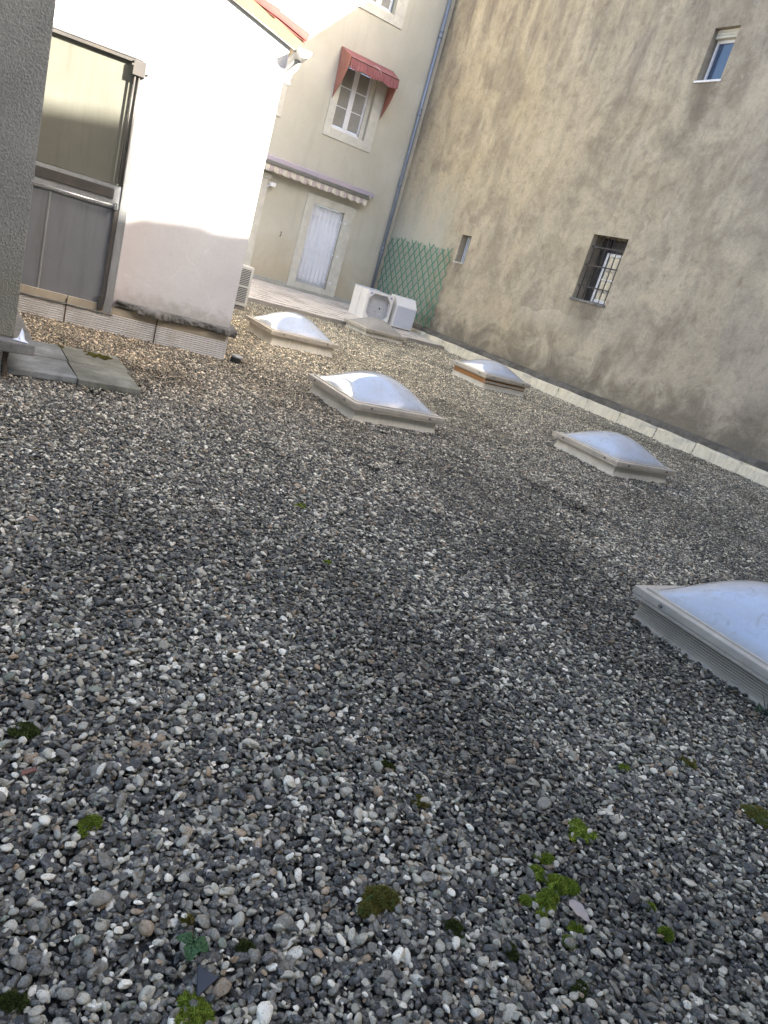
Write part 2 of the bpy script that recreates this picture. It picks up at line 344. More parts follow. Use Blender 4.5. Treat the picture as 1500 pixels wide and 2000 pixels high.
mb.add([(XW+6, -5.9, -.2), (XW+6, YB+1, -.2), (XW+6, YB+1, HW), (XW+6, -5.9, HW)], [(0, 1, 2, 3)])
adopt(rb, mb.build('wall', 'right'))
cop = MB().box((XW-.06, -5.9, HW), (XW+.4, YB+1, HW+.06)).build('coping', 'slab'); adopt(rb, cop)
# lower coat of render, ragged upper edge
pts = [(XW-.014, 15.0, .25)]
top = []
yy = 15.0
while yy > -5.5:
    base = 1.74 if yy < 14.2 else 1.74-(yy-14.2)*1.1
    top.append((XW-.014, yy, base+.06*math.sin(yy*2.1)+.045*math.sin(yy*5.3+1)+random.uniform(-.03, .03))); yy -= random.uniform(.06, .16)
poly = [(XW-.014, 15.0, .2)]+top+[(XW-.014, -5.5, .2)]
adopt(rb, MB().prism(poly, (.03, 0, 0)).build('render_patch', 'right_patch'))
def casement(parent, y0, y1, z0, z1, x, fmat, pmat, rails=(), w=.05, name='window'):
    f = MB().box((x, y0, z0), (x+.06, y0+w, z1)).box((x, y1-w, z0), (x+.06, y1, z1)).box((x, y0+w, z0), (x+.06, y1-w, z0+w)).box((x, y0+w, z1-w), (x+.06, y1-w, z1))
    for r_ in rails: f.box((x+.005, y0+w, r_-.015), (x+.055, y1-w, r_+.015))
    win = f.build(name, fmat, None, .004); adopt(parent, win)
    p = MB().box((x+.03, y0+w*.6, z0+w*.6), (x+.038, y1-w*.6, z1-w*.6)).build('pane', pmat); adopt(parent, p)
    p.parent = win; p.matrix_parent_inverse = (inv(parent) @ inv(parent).inverted()).inverted()
    return win
def sub(parent_part, o):     # sub-part: parent_part is identity-placed under an adopting thing, so world coordinates hold
    o.parent = parent_part; o.matrix_parent_inverse = Matrix.Identity(4); return o
win = casement(rb, WB[0], WB[0]+.74, WB[2]+.03, WB[3]-.30, XW+.30, 'wframe', 'pane', (2.72,), .07)
bk = MB().box((XW+.40, WB[0]-.02, WB[2]-.02), (XW+.43, WB[1]+.02, WB[3]+.02)).build('window_back', 'bar_dark'); adopt(rb, bk)
sh = MB()
for k in range(9): sh.box((XW+.36, WB[0]+.78+k*.026, WB[2]+.02), (XW+.385, WB[0]+.80+k*.026, WB[3]-.02))
adopt(rb, sh.build('shutter', 'alu_dark', None, 0))
for k in range(6):
    y = WB[0]+.09+k*.172
    adopt(rb, MB().tube([(XW+.07, y, WB[2]+.0), (XW+.07, y, WB[3])], .010, 8).build('window_bar', 'bar_dark', None, 0, True))
for z in (WB[2]+.30, WB[2]+.76, WB[2]+1.16): adopt(rb, MB().bar((XW+.07, WB[0], z), (XW+.07, WB[1], z), .012, .03).build('cross_bar', 'bar_dark'))
adopt(rb, MB().box((XW-.03, WB[0]-.04, WB[2]-.05), (XW+.30, WB[1]+.04, WB[2]+.004)).build('window_sill', 'slab', None, .008))
casement(rb, WS[0]+.01, WS[1]-.01, WS[2]+.02, WS[3]-.02, XW+.22, 'alu_dark', 'pane_dark', (), .03)
ls = MB()
for k in range(5): ls.box((XW+.17, WS[0]+.03+k*.08, WS[2]+.01), (XW+.19, WS[0]+.075+k*.08, WS[3]-.01))
adopt(rb, ls.build('shutter', 'appliance_grey'))
adopt(rb, MB().box((XW-.025, WS[0]-.03, WS[2]-.03), (XW+.18, WS[1]+.03, WS[2]+.004)).build('window_sill', 'stone', None, .006))
casement(rb, WU[0]+.02, WU[1]-.02, WU[2]+.03, WU[3]-.16, XW+.17, 'wframe', 'pane_blue', (), .055)
bb = MB().box((XW+.10, WU[0]+.01, WU[3]-.16), (XW+.3, WU[1]-.01, WU[3]-.002))
for k in range(3): bb.box((XW+.085, WU[0]+.012, WU[3]-.155+k*.05), (XW+.1, WU[1]-.012, WU[3]-.115+k*.05))
adopt(rb, bb.build('roller_blind', 'stone', None, .004))
adopt(rb, MB().box((XW-.02, WU[0]-.03, WU[2]-.035), (XW+.2, WU[1]+.03, WU[2]+.004)).build('window_sill', 'wframe', None, .005))

# ---- low parapet under it --------------------------------------------------
pp = thing('parapet', 'low silvered upstand and dark ledge along the foot of the stained building', 'parapet', (12.0, 8, 0))
y = 20.0; k = 0
yj = 20.2
while yj > -3:
    L = random.uniform(.88, 1.0); y0 = yj-L
    mb = MB(); nz = 8
    def fn(u, v, y0=y0, L=L, ph=random.uniform(0, 6)):
        z = -.06+v*.295+(.012*math.sin(ph+u*4) if v > .9 else 0)
        return (12.0+.035*v-.02*(1-v)**2+.006*math.sin(9*u+ph)+.005*math.sin(23*v+5*u+ph), y0+.004+u*(L-.008), z)
    mb.grid(fn, 10, nz)
    mb.box((12.03, y0+.004, .10), (12.1, y0+L-.004, .229))
    o = mb.build('flashing_sheet', 'upstand', None, 0, True); adopt(pp, o)
    sj = MB().box((12.03, y0-.012, -.05), (12.09, y0+.012, .222)).build('seam', 'seam'); adopt(pp, sj)
    yj = y0
led = MB()
def ledge(u, v):
    y = -3+u*24.4; prof = [(12.10, .10), (12.10, .20), (12.22, .215), (12.245, .30), (12.27, .325), (12.40, .335), (12.44, .36)]
    i = min(int(v*6), 5); t = v*6-i; a, b = prof[i], prof[i+1]
    n1 = .012*math.sin(y*3.1)+.008*math.sin(y*7.7+2)+.004*math.sin(y*19)
    return (a[0]+(b[0]-a[0])*t+n1*.7, y, a[1]+(b[1]-a[1])*t+n1*.6)
led.grid(ledge, 160, 12); adopt(pp, led.build('ledge', 'gutter_ledge', None, 0, True))

# ---- building at the back --------------------------------------------------
bb_ = thing('cream_building', 'cream rendered house at the back with barred white door and grey downpipe', 'building', (9, YB, 0))
D0 = (9.55, 10.62, .47, 2.79); W1 = (9.53, 10.64, 4.88, 6.62); W2 = (9.72, 10.60, 8.22, 9.9); W0 = (5.9, 7.1, 4.9, 6.6)
mb = MB(); holed(mb, lambda u, v: (u, YB, v), 0, XW+.01, -.2, 11.4, [D0, W1, W2], .28, (0, 1, 0))
mb.add([(0, YB, 11.4), (XW, YB, 11.4), (XW, YB+6, 11.4), (0, YB+6, 11.4)], [(0, 1, 2, 3)])
adopt(bb_, mb.build('wall', 'back'))
def surround(o, i, proud, name, bot=True, mat='stone'):
    """four dressed stones round an opening: o outer rect, i inner rect"""
    x0, x1, z0, z1 = o; a0, a1, b0, b1 = i; y0 = YB-proud; y1 = YB+.02
    st = [((x0, y0, z0), (a0, y1, z1)), ((a1, y0, z0), (x1, y1, z1)), ((a0+.002, y0+.002, b1), (a1-.002, y1, z1))]
    if bot: st.append(((a0+.002, y0+.002, z0), (a1-.002, y1, b0)))
    for a, b in st: adopt(bb_, MB().box(a, b).build(name, mat, None, .006))
surround((9.30, 10.97, .30, 3.02), D0, .035, 'door_surround', True)
surround((9.30, 10.93, 4.64, 6.85), W1, .03, 'window_surround')
surround((9.28, 10.93, 7.98, 10.2), W2, .03, 'window_surround')
# quoin strip and window edge on the left
adopt(bb_, MB().box((7.74, YB-.04, .47), (8.03, YB+.02, 3.0)).build('pilaster', 'stone', None, .006))
adopt(bb_, MB().box((7.68, YB-.07, 3.0), (8.09, YB+.02, 3.14)).build('pilaster_cap', 'stone', None, .01))
adopt(bb_, MB().box((7.5, YB-.03, 4.62), (7.98, YB+.02, 6.9)).build('window_surround', 'stone', None, .006))
adopt(bb_, MB().box((0, YB-.05, -.1), (9.28, YB+.02, .36)).build('plinth', 'plinth', None, .012))
adopt(bb_, MB().box((10.99, YB-.05, -.1), (XW-.01, YB+.02, .35)).build('plinth', 'plinth', None, .012))
adopt(bb_, MB().box((9.25, YB-.12, .1), (11.0, YB+.02, .298)).build('door_step', 'plinth', None, .012))
# door: white boarded leaf behind white bars
dr = MB()
for k in range(8):
    x = D0[0]+.01+k*.131; dr.box((x, YB+.13, D0[2]+.10), (x+.127, YB+.17, D0[3]-.02))
drp = dr.build('door', 'door_white', None, .004); adopt(bb_, drp)
thr = MB().box((D0[0], YB+.12, D0[2]-.02), (D0[1], YB+.2, D0[2]+.1)).build('threshold', 'appliance_grey'); adopt(bb_, thr)
for k in range(8):
    x = D0[0]+.05+k*.14
    sub(drp, MB().tube([(x, YB+.03, D0[2]+.03), (x, YB+.03, D0[3]-.05)], .011, 8).build('door_bar', 'bar_white', None, 0, True))
for z in (D0[2]+.22, D0[2]+1.05, D0[3]-.28):
    sub(drp, MB().bar((D0[0]-.02, YB+.03, z), (D0[1]+.10, YB+.03, z), .012, .03).build('cross_bar', 'bar_white'))
for z in (D0[2]+.22, D0[2]+1.05, D0[3]-.28):
    sub(drp, MB().box((D0[1]+.07, YB-.055, z-.035), (D0[1]+.12, YB-.03, z+.035)).build('hinge_plate', 'bar_white', None, .004))
# casement windows of the back wall (x-facing version)
def casement_x(y, x0, x1, z0, z1, npane=3):
    w_ = .06; cx = (x0+x1)/2; fr = MB()
    fr.box((x0, y, z0), (x0+w_, y+.06, z1)).box((x1-w_, y, z0), (x1, y+.06, z1)).box((x0+w_, y, z0), (x1-w_, y+.06, z0+.10)).box((x0+w_, y, z1-w_), (x1-w_, y+.06, z1)).box((cx-.075, y-.012, z0+.1), (cx+.075, y+.06, z1-w_))
    win = fr.build('window', 'wframe', None, .005); adopt(bb_, win)
    for s0, s1 in ((x0+w_, cx-.075), (cx+.075, x1-w_)):
        zz = [z0+.10+(z1-w_-z0-.10)*q/npane for q in range(npane+1)]
        for q in range(npane):
            sub(win, MB().box((s0+.002, y+.03, zz[q]+.012), (s1-.002, y+.037, zz[q+1]-.012)).build('pane', 'pane'))
            if q: sub(win, MB().box((s0, y+.008, zz[q]-.013), (s1, y+.05, zz[q]+.013)).build('glazing_bar', 'wframe', None, .003))
    sub(win, MB().tube([(x1-.03, y-.02, z0+.05), (x1-.03, y-.02, z1-.03)], .011, 8).build('bolt_rod', 'bar_white', None, 0, True))
    sub(win, MB().box((x1-.055, y-.045, z0+.88), (x1-.01, y-.012, z0+.97)).build('handle', 'bar_white', None, .006))
    sub(win, MB().box((x0-.0, y-.05, z0-.02), (x1, y-.012, z0+.045)).build('drip_rail', 'wframe', None, .006))
    return win
casement_x(YB+.16, W1[0]+.005, W1[1]-.12, W1[2]+.01, W1[3]-.005)
casement_x(YB+.16, W2[0]+.005, W2[1]-.06, W2[2]+.01, W2[3]-.005)
adopt(bb_, MB().box((W1[1]-.12, YB+.12, W1[2]), (W1[1], YB+.24, W1[3])).build('window_jamb', 'stone'))
# downpipe with collars
px = 12.20
dp = MB().tube([(px, YB-.09, .25), (px, YB-.09, 10.9)], .055, 14).build('downpipe', 'zinc', None, 0, True); adopt(bb_, dp)
for z in (2.03, 4.12, 6.15, 8.27): sub(dp, MB().tube([(px, YB-.09, z-.03), (px, YB-.09, z+.03)], .068, 14).build('collar', 'zinc', None, 0, True)); sub(dp, MB().tube([(px, YB-.09, z+.12), (px, YB-.09, z+.19)], .064, 14).build('pipe_socket', 'zinc', None, 0, True)); sub(dp, MB().box((px-.02, YB-.05, z-.015), (px+.02, YB+.01, z+.015)).build('bracket', 'zinc'))
adopt(bb_, MB().tube([(8.75, YB+.01, 1.72), (8.75, YB-.06, 1.72), (8.74, YB-.08, 1.66), (8.72, YB-.08, 1.58)], .012, 8).build('wall_hook', 'bar_dark', None, 0, True))
fl = thing('floodlight', 'small white floodlight on the cream wall beside the striped awning', 'light', (8.12, YB, 2.86))
MB().box((-.07, -.20, -.035), (.09, -.08, .075)).build('lamp_head', 'wframe', fl, .012)
MB().tube([(-.06, 0, -.03), (-.05, -.08, -.03), (0, -.12, 0)], .012, 8).build('arm', 'wframe', fl, 0, True)
MB().box((-.10, -.055, -.08), (-.03, 0, -.01)).build('junction_box', 'wframe', fl, .006)

# ---- terrace ----------------------------------------------------------------
TY0, TY1, TX0, TX1 = 16.2, YB-.05, 5.2, 11.96
tz = lambda y: .095+(y-TY0)*.026
ter = MB().add([(TX0, TY0, -.05), (TX1, TY0, -.05), (TX1, TY1, -.05), (TX0, TY1, -.05), (TX0, TY0, tz(TY0)-.012), (TX1, TY0, tz(TY0)-.012), (TX1, TY1, tz(TY1)-.012), (TX0, TY1, tz(TY1)-.012)], [(0,3,2,1),(4,5,6,7),(0,1,5,4),(1,2,6,5),(2,3,7,6),(3,0,4,7)]).build('terrace', 'grout')
struct('terrace', ter, 'raised terrace of pale beige tiles before the cream house')
ts = .42; nx = int((TX1-TX0)/ts); ny = int((TY1-TY0)/ts)
tmesh = MB().box((-.203, -.203, -.012), (.203, .203, .004)).mesh('tile', 'tile', .004)
ang = math.atan(.026)
for i in range(nx):
    for j in range(ny):
        x = TX0+ts*(i+.5)+.02; y = TY0+ts*(j+.5)+.01
        link('tile', tmesh, ter, (x, y, tz(y)+random.uniform(-.002, .002)), (ang+random.gauss(0, .003), random.gauss(0, .003), random.choice((0, 1, 2, 3))*math.pi/2))

# ---- white house on the left -------------------------------------------------
WA = R(-12.5)
wh = thing('white_house', 'white stucco house with metal door, ribbed base flashing and red tiled roof', 'house', (3.05, 8.33, 0), WA)
DX0, DX1, DZ0, DZ1 = -2.62, -1.30, .24, 2.79
slope = math.tan(R(16.5)); zr = lambda x: 3.46-(x)*slope
mb = MB()
P = lambda x, z: (x, 0, z)
for (x0, x1, z0, z1) in ((-6, DX0, .25, zr(-6)), (DX0, DX1, DZ1, None), (DX1, 0, .30, None)):
    t0 = zr(x0); t1 = zr(x1); mb.add([P(x0, z0), P(x1, z0), P(x1, t1), P(x0, t0)], [(0, 1, 2, 3)])
for a, b in (((DX0, DZ0), (DX0, DZ1)), ((DX0, DZ1), (DX1, DZ1)), ((DX1, DZ1), (DX1, DZ0))):
    mb.add([(a[0], 0, a[1]), (b[0], 0, b[1]), (b[0], .3, b[1]), (a[0], .3, a[1])], [(0, 1, 2, 3)])
mb.add([(0, 0, -.1), (0, 5, -.1), (0, 5, zr(0)), (0, 0, zr(0))], [(0, 1, 2, 3)])
mb.add([(-6, 5, -.1), (0, 5, -.1), (0, 5, zr(0)), (-6, 5, zr(-6))], [(0, 1, 2, 3)])
mb.add([(-6, 0, -.1), (-6, 5, -.1), (-6, 5, zr(-6)), (-6, 0, zr(-6))], [(0, 1, 2, 3)])
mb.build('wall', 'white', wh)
# broken concrete ledge
mb = MB()
def lf(u, v):
    x = -1.27+u*1.36; e = .05*noise.fractal(Vector((x*5, v*.6, 0)), .7, 2.1, 5)
    prof = [(.02, .385), (-.07, .375), (-.085, .36), (-.085, .33), (-.075, .30), (.05, .285)]
    i = min(int(v*5), 4); t = v*5-i; a, b = prof[i], prof[i+1]
    return (x, a[0]+(b[0]-a[0])*t+(e if v > .25 else e*.3), a[1]+(b[1]-a[1])*t+e*.7*(v > .5))
mb.grid(lf, 160, 14); mb.box((.0, -.06, .29), (.09, .5, .372)); mb.build('ledge', 'slab', wh, 0, True)
# ribbed flashing panels
def ribbed(x0, x1, y, z0, z1, mat, parent, pitch=.024):
    n = int((z1-z0)/pitch); pr = []
    for k in range(n): zz = z0+k*pitch; pr += [(y, zz), (y-.011, zz+pitch*.40), (y-.011, zz+pitch*.75)]
    pr.append((y, z0+n*pitch)); mb = MB(); vs_ = [(x0, a, b) for a, b in pr]+[(x1, a, b) for a, b in pr]; L = len(pr)
    mb.add(vs_, [(i, i+1, L+i+1, L+i) for i in range(L-1)]); mb.build('flashing_panel', mat, parent)
for x0, x1, mt in ((-4.6, -1.765, 'flash'), (-1.755, -.812, 'flash'), (-.803, .0, 'flash')):
    ribbed(x0, x1, -.02, -.05, .215, mt, wh)
    MB().box((x0, -.025, .215), (x1, .01, .298)).build('flashing_strip', 'flash_warm', wh, .004)
for x in (-1.76, -.8075): MB().box((x-.007, -.036, -.04), (x+.007, -.008, .27)).build('flashing_seam', 'rust', wh)
MB().box((-.02, -.028, -.05), (.006, .3, .296)).build('flashing_corner', 'flash', wh, .004)
# door
dy = -.0
door = MB()
door.box((DX1-.085, dy-.03, DZ0-.02), (DX1+.0, dy+.05, DZ1+.0)).box((DX0, dy-.03, DZ1-.04), (DX1-.087, dy+.05, DZ1+.0)).box((DX0, dy-.02, DZ0-.02), (DX1-.087, dy+.05, DZ0+.035))
dro = door.build('door', 'alu', wh, .005)
MB().box((DX0, dy+.02, 1.54), (DX1-.088, dy+.035, DZ1-.045)).build('upper_panel', 'panel', dro)
MB().box((DX0, dy+.012, DZ0+.037), (DX1-.088, dy+.03, 1.30)).build('lower_panel', 'panel_low', dro)
MB().box((DX0, dy-.012, 1.305), (DX1-.09, dy+.04, 1.535)).build('middle_rail', 'alu', dro, .006)
MB().box((DX0, dy-.026, 1.40), (DX1-.16, dy-.013, 1.50)).build('letter_slot', 'alu_dark', dro, .004)
MB().box((DX0, dy-.002, 1.505), (DX1-.1, dy+.02, 1.528)).build('gasket', 'alu_dark', dro)
MB().tube([(DX0, dy-.08, 1.335), (DX1-.12, dy-.08, 1.335)], .008, 10).build('push_bar', 'chrome', dro, 0, True)
MB().box((DX1-.135, dy-.10, 1.30), (DX1-.105, dy-.01, 1.37)).build('bar_bracket', 'alu', dro, .005)
MB().box((DX0, dy-.025, DZ1-.075), (DX1-.16, dy-.002, DZ1-.045)).build('top_track', 'alu_dark', dro)
MB().box((DX1-.165, dy-.07, 2.60), (DX1-.045, dy-.032, 2.74)).build('lock_case', 'alu_dark', dro, .006)
MB().box((DX1-.045, dy-.055, 2.64), (DX1-.01, dy-.032, 2.74)).build('lock_plate', 'flash', dro, .004)
for dx_ in (.135, .095): MB().tube([(DX1-dx_, dy-.045, 1.56), (DX1-dx_, dy-.045, 2.62)], .010, 8).build('bolt_rod', 'alu_dark', dro, 0, True)
MB().box((DX1-.13, dy-.026, .28), (DX1-.09, dy-.002, 1.30)).build('edge_strip', 'alu_dark', dro, .003)
MB().box((DX1-.15, dy-.06, .24), (DX1-.09, dy-.022, .40)).build('floor_bolt', 'alu_dark', dro, .008)
MB().box((-2.07, dy+.002, .29), (-2.05, dy+.013, 1.30)).build('panel_batten', 'alu', dro, .004)
MB().box((DX0-.3, -.05, .205), (DX1+.02, .06, DZ0-.022)).build('door_sill', 'slab', wh, .008)
# roof with verge
rt = MB(); ov = .012
A = [(.10, zr(.10)+.0), (-6, zr(-6)+.0), (-6, zr(-6)+.05), (.10, zr(.10)+.05)]
rt.prism([(x, -ov, z) for x, z in A], (0, 5.2, 0)); roof = rt.build('roof', 'timber_verge', wh)
vb = MB(); B = [(.12, zr(.12)-.065), (-6, zr(-6)-.065), (-6, zr(-6)+.045), (.12, zr(.12)+.045)]
vb.prism([(x, -ov-.02, z) for x, z in B], (0, .018, 0)); vb.build('verge_board', 'timber_verge', roof, .004)
fb = MB(); B = [(.10, zr(.10)-.085), (-6, zr(-6)-.085), (-6, zr(-6)-.02), (.10, zr(.10)-.02)]
fb.prism([(x, -.03, z-.002) for x, z in B], (0, .028, 0)); fb.build('verge_mortar', 'slab', roof)
def tilemesh(flip):
    mb = MB(); n = 8; L = .42
    for r0, r1, th in ((.095, .075, .012),):
        def fn(u, v):
            a = math.pi*u; r_ = r0+(r1-r0)*v
            return (-L*v, -r_*math.cos(a), r_*math.sin(a)*.85)
        mb.grid(fn, n, 3)
        mb.grid(lambda u, v: (-L*v, -(r0-.014+(r1-r0)*v)*math.cos(math.pi*u), (r0-.014+(r1-r0)*v)*math.sin(math.pi*u)*.85), n, 3)
        mb.grid(lambda u, v: (0, -(r0-.014*v)*math.cos(math.pi*u), (r0-.014*v)*math.sin(math.pi*u)*.85), n, 1)
    return mb.mesh('roof_tile', 'terracotta', 0, True)
tm = tilemesh(0)
for row in range(9):
    for k in range(9):
        x = .16-k*.34; y = -ov+.24+row*.20
        o = link('roof_tile', tm, roof, (x+random.uniform(-.015, .015), y+random.uniform(-.008, .008), zr(x)+.058), (0, R(16.5-2)+random.gauss(0, .015), random.gauss(0, .03)))
# deeper verge course hanging over the edge
for k in range(9):
    x = .15-k*.34
    link('verge_tile', tm, roof, (x, -ov+.045, zr(x)+.078), (R(10), R(15)+random.gauss(0, .02), random.gauss(0, .03)))
# gutter
gx = .135; gz = 3.375; gr = .075
mb = MB()
mb.grid(lambda u, v: (gx-gr*math.cos(math.pi*u), -.16+v*4.9, gz-gr*math.sin(math.pi*u)), 12, 1)
mb.grid(lambda u, v: (gx-(gr-.006)*math.cos(math.pi*u), -.158+v*4.9, gz-(gr-.006)*math.sin(math.pi*u)), 12, 1)
gut = mb.build('gutter', 'white_pvc', wh, 0, True)
ec = [(gx-gr*1.02*math.cos(math.pi*k/12), -.165, gz-gr*1.02*math.sin(math.pi*k/12)) for k in range(13)]
MB().prism(ec, (0, .006, 0)).build('gutter_end_cap', 'white_pvc', gut)
MB().tube([(gx-.02, .08, gz-.07), (gx-.02, .08, gz-.13), (gx-.07, .10, gz-.2), (gx-.09, .11, gz-.30)], .034, 12).build('gutter_outlet', 'white_pvc', gut, 0, True)
for k in range(2): MB().box((gx-.13, .05, gz-.26-k*.06), (gx-.05, .15, gz-.235-k*.06)).build('pipe_clip', 'white_pvc', gut, .004)

# ---- dark stucco wall in the left foreground ---------------------------------
pr_ = thing('grey_outbuilding', 'dark grey rough stucco wall on a concrete ledge at the left edge', 'wall', (.59, 5.9, 0))
def L_(o): return o
MB().box((-5, 0, .30), (0, 2.15, 4.6)).build('wall', 'pier', pr_, .012)
def pl(u, v):
    x = -5+u*5.13; e = .004*math.sin(x*31)+.004*math.sin(x*67)
    return (x, -.13+e, .215+v*.085)
MB().box((-5, -.13, .215), (.13, 2.0, .298)).build('ledge', 'slab', pr_, .012)
ribbed(-5, -.06, .06, -.05, .20, 'flash', pr_)
MB().box((-5, .068, -.05), (-.06, 2.0, .212)).build('base', 'plinth', pr_)
ps = MB().tube([(-.045, -.03, -.03), (-.04, -.035, .06), (-.05, -.03, .13), (-.045, -.03, .214)], [.020, .017, .019, .021], 8).build('post', 'rust', pr_)

# ---- building behind the camera (throws the shade on the courtyard) ----------
sb = thing('street_building', 'plain rendered building closing the roof behind the viewpoint', 'building', (0, -6, 0))
MB().box((-14, -4, -.2), (11.45, 0, 12.38)).build('wall', 'street', sb)
MB().box((11.452, -4, -.2), (19, 0, 11.50)).build('shadow_wing', 'street', sb)  # unseen lower roof step, shaped to make the shadow edge jump
xk = 2.0
while xk < 16:      # unseen tiled ridge, made uneven so the shadow edge turns wavy
    L = random.uniform(.25, .8); zt0 = 12.38 if xk < 11.3 else 11.5
    hh = random.uniform(-.02, .10)
    MB().box((xk, -.3, zt0-.02), (min(xk+L, 11.44) if xk < 11.3 else xk+L, .02, zt0+hh)).build('shadow_ridge', 'terracotta', sb)
    xk += L
    if 11.3 < xk < 11.46: xk = 11.46

# ================================================================== skylights
def skylight(x, y, zt, label, size=1.18, dome='dome', kind='plain', h=.25, curb='curb', rz=0):
    """x,y: nearest (front-left) corner of the rim; zt: top of the rim"""
    s = size/2; cx, cy = x+s, y+s
    t = thing('skylight', label, 'skylight', (cx, cy, 0), rz, 'domed skylights on the gravel roof')
    rim_h = .048; zb = zt-rim_h
    def ring(mb, r0, r1, z0, z1):   # hollow square frame
        for a, b in (((-r1, -r1, z0), (r1, -r0, z1)), ((-r1, r0, z0), (r1, r1, z1)), ((-r1, -r0, z0), (-r0, r0, z1)), ((r0, -r0, z0), (r1, r0, z1))): mb.box(a, b)
        return mb
    ctop = zb-.006
    if kind == 'raised': ctop = .105
    # curb: four sides, concave, foot flared and ragged
    c = MB(); r_top = s-.055
    for q in range(4):
        ca, sa = (1, 0, -1, 0)[q], (0, 1, 0, -1)[q]; ph = random.uniform(0, 6)
        def fn(u, v, ca=ca, sa=sa, ph=ph):
            z = -.05+v*(ctop+.05); k = max(0, 1-v*1.35)**2
            rr = r_top-.012*math.sin(v*3.0)+.05*k+.004*math.sin(17*u+ph)*(1-v)+.003*math.sin(41*u+ph)*(1-v)
            tt = (u*2-1)*rr
            a_, b_ = tt, -rr
            return (a_*ca-b_*sa, a_*sa+b_*ca, z)
        c.grid(fn, 24, 10)
    c.build('curb', curb, t, 0, True)
    if kind == 'weave':
        wv = MB(); nr = 9; zz0, zz1 = .0, ctop-.02
        for k in range(nr): z = zz0+(zz1-zz0)*(k+.5)/nr; ring(wv, r_top-.003, r_top+.0075, z-.0035, z+.0035)
        wv.build('curb_ribs', curb, t)
    if kind == 'raised':
        MB().box((-r_top+.02, -r_top+.02, .09), (r_top-.02, r_top-.02, .215)).build('timber_frame', 'wood', t)
        f2 = ring(MB(), s-.16, s-.03, .198, zb-.004).build('lower_rim', 'rim', t, .006)
        MB().box((-r_top+.0, -r_top+.003, .125), (r_top+.004, -r_top+.019, .165)).build('closing_strip', 'rim', t, .003)
    rm = ring(MB(), s-.075, s, zb, zt).build('rim', 'rim', t, .007)
    ring(MB(), s-.09, s-.006, zb-.022, zb-.001).build('drip_edge', 'rim', rm, .004)
    ring(MB(), s-.115, s-.05, zt-.004, zt+.011).build('clamp_strip', 'rim', rm, .003)
    cm = MB().tube([(0, 0, 0), (0, 0, .014)], [.013, .010], 10).mesh('screw', 'clip', 0, False)
    for q in range(4):
        a = q*math.pi/2
        for k in (-.32, .32):
            p = Matrix.Rotation(a, 3, 'Z') @ Vector((k*size, -s, zb+.022))
            link('screw', cm, t, p, (R(90), 0, a))
    n = 36; sd_ = s-.062
    def dm(u, v):
        a, b = u*2-1, v*2-1
        return (a*sd_, b*sd_, h*((1-a*a)*(1-b*b))**.82)
    d = MB().grid(dm, n, n).build('dome', dome, t, 0, True); d.location = (0, 0, zt+.004)
    return t
skylight(3.727, 6.226, .205, 'large sharp skylight in the middle with bright wall reflection on its opal dome')
skylight(4.40, 10.25, .235, 'skylight just right of the white house corner with yellow lit side', h=.27)
skylight(8.70, 14.95, .185, 'grey smoky domed skylight at the terrace edge before the white appliances', dome='dome2', h=.23)
skylight(8.90, 10.53, .285, 'raised skylight with an orange timber band under its rim near the parapet', kind='raised', h=.22)
skylight(7.10, 5.56, .205, 'skylight right of centre, blue dome, nearest the middle of the parapet', h=.23)
skylight(3.69, 1.255, .205, 'closest skylight cut off by the right edge with a ribbed grey curb', kind='weave', curb='curb_grey', h=.27)

# ================================================================== awnings
aw = thing('door_awning', 'retracted awning with scalloped striped valance above the barred door', 'awning', (9.4, YB, 3.4))
x0, x1 = -2.2, 1.92
MB().add([(x0, -.0, .225), (x1+.05, -.0, .225), (x1+.05, -.20, .185), (x0, -.20, .185), (x0, 0, .08), (x1+.05, 0, .08), (x1+.05, -.20, .075), (x0, -.20, .075)], [(0,1,2,3),(7,6,5,4),(0,3,7,4),(1,5,6,2),(2,6,7,3),(0,4,5,1)]).build('hood', 'lilac', aw, .01)
MB().tube([(x0, -.20, .02), (x0+2, -.20, .012), (x1-.14, -.20, .02)], .062, 14).build('cloth_roll', 'darkroll', aw, 0, True)
MB().box((x0, -.325, -.045), (x1-.15, -.265, .03)).build('front_rail', 'darkroll', aw, .01)
MB().box((x1-.15, -.33, -.035), (x1-.115, -.1, .11)).build('end_cap', 'rim', aw, .008)
sw = .135; nS = int((x1-.17-x0)/sw)
for k in range(nS):
    xa = x0+k*sw; ph = random.uniform(0, 6); dr_ = random.uniform(-.01, .01)
    def vf(u, v, xa=xa, ph=ph, dr_=dr_):
        drop = .155+dr_+.03*math.sin(math.pi*((u*.5+(k % 2)*.5) % 1))
        return (xa+u*sw, -.30+.018*math.sin(u*math.pi*2+ph)*v-.02*v, -.035-v*drop)
    MB().grid(vf, 8, 4).build('valance_stripe', 'val_a' if k % 2 == 0 else 'val_b', aw, 0, True)

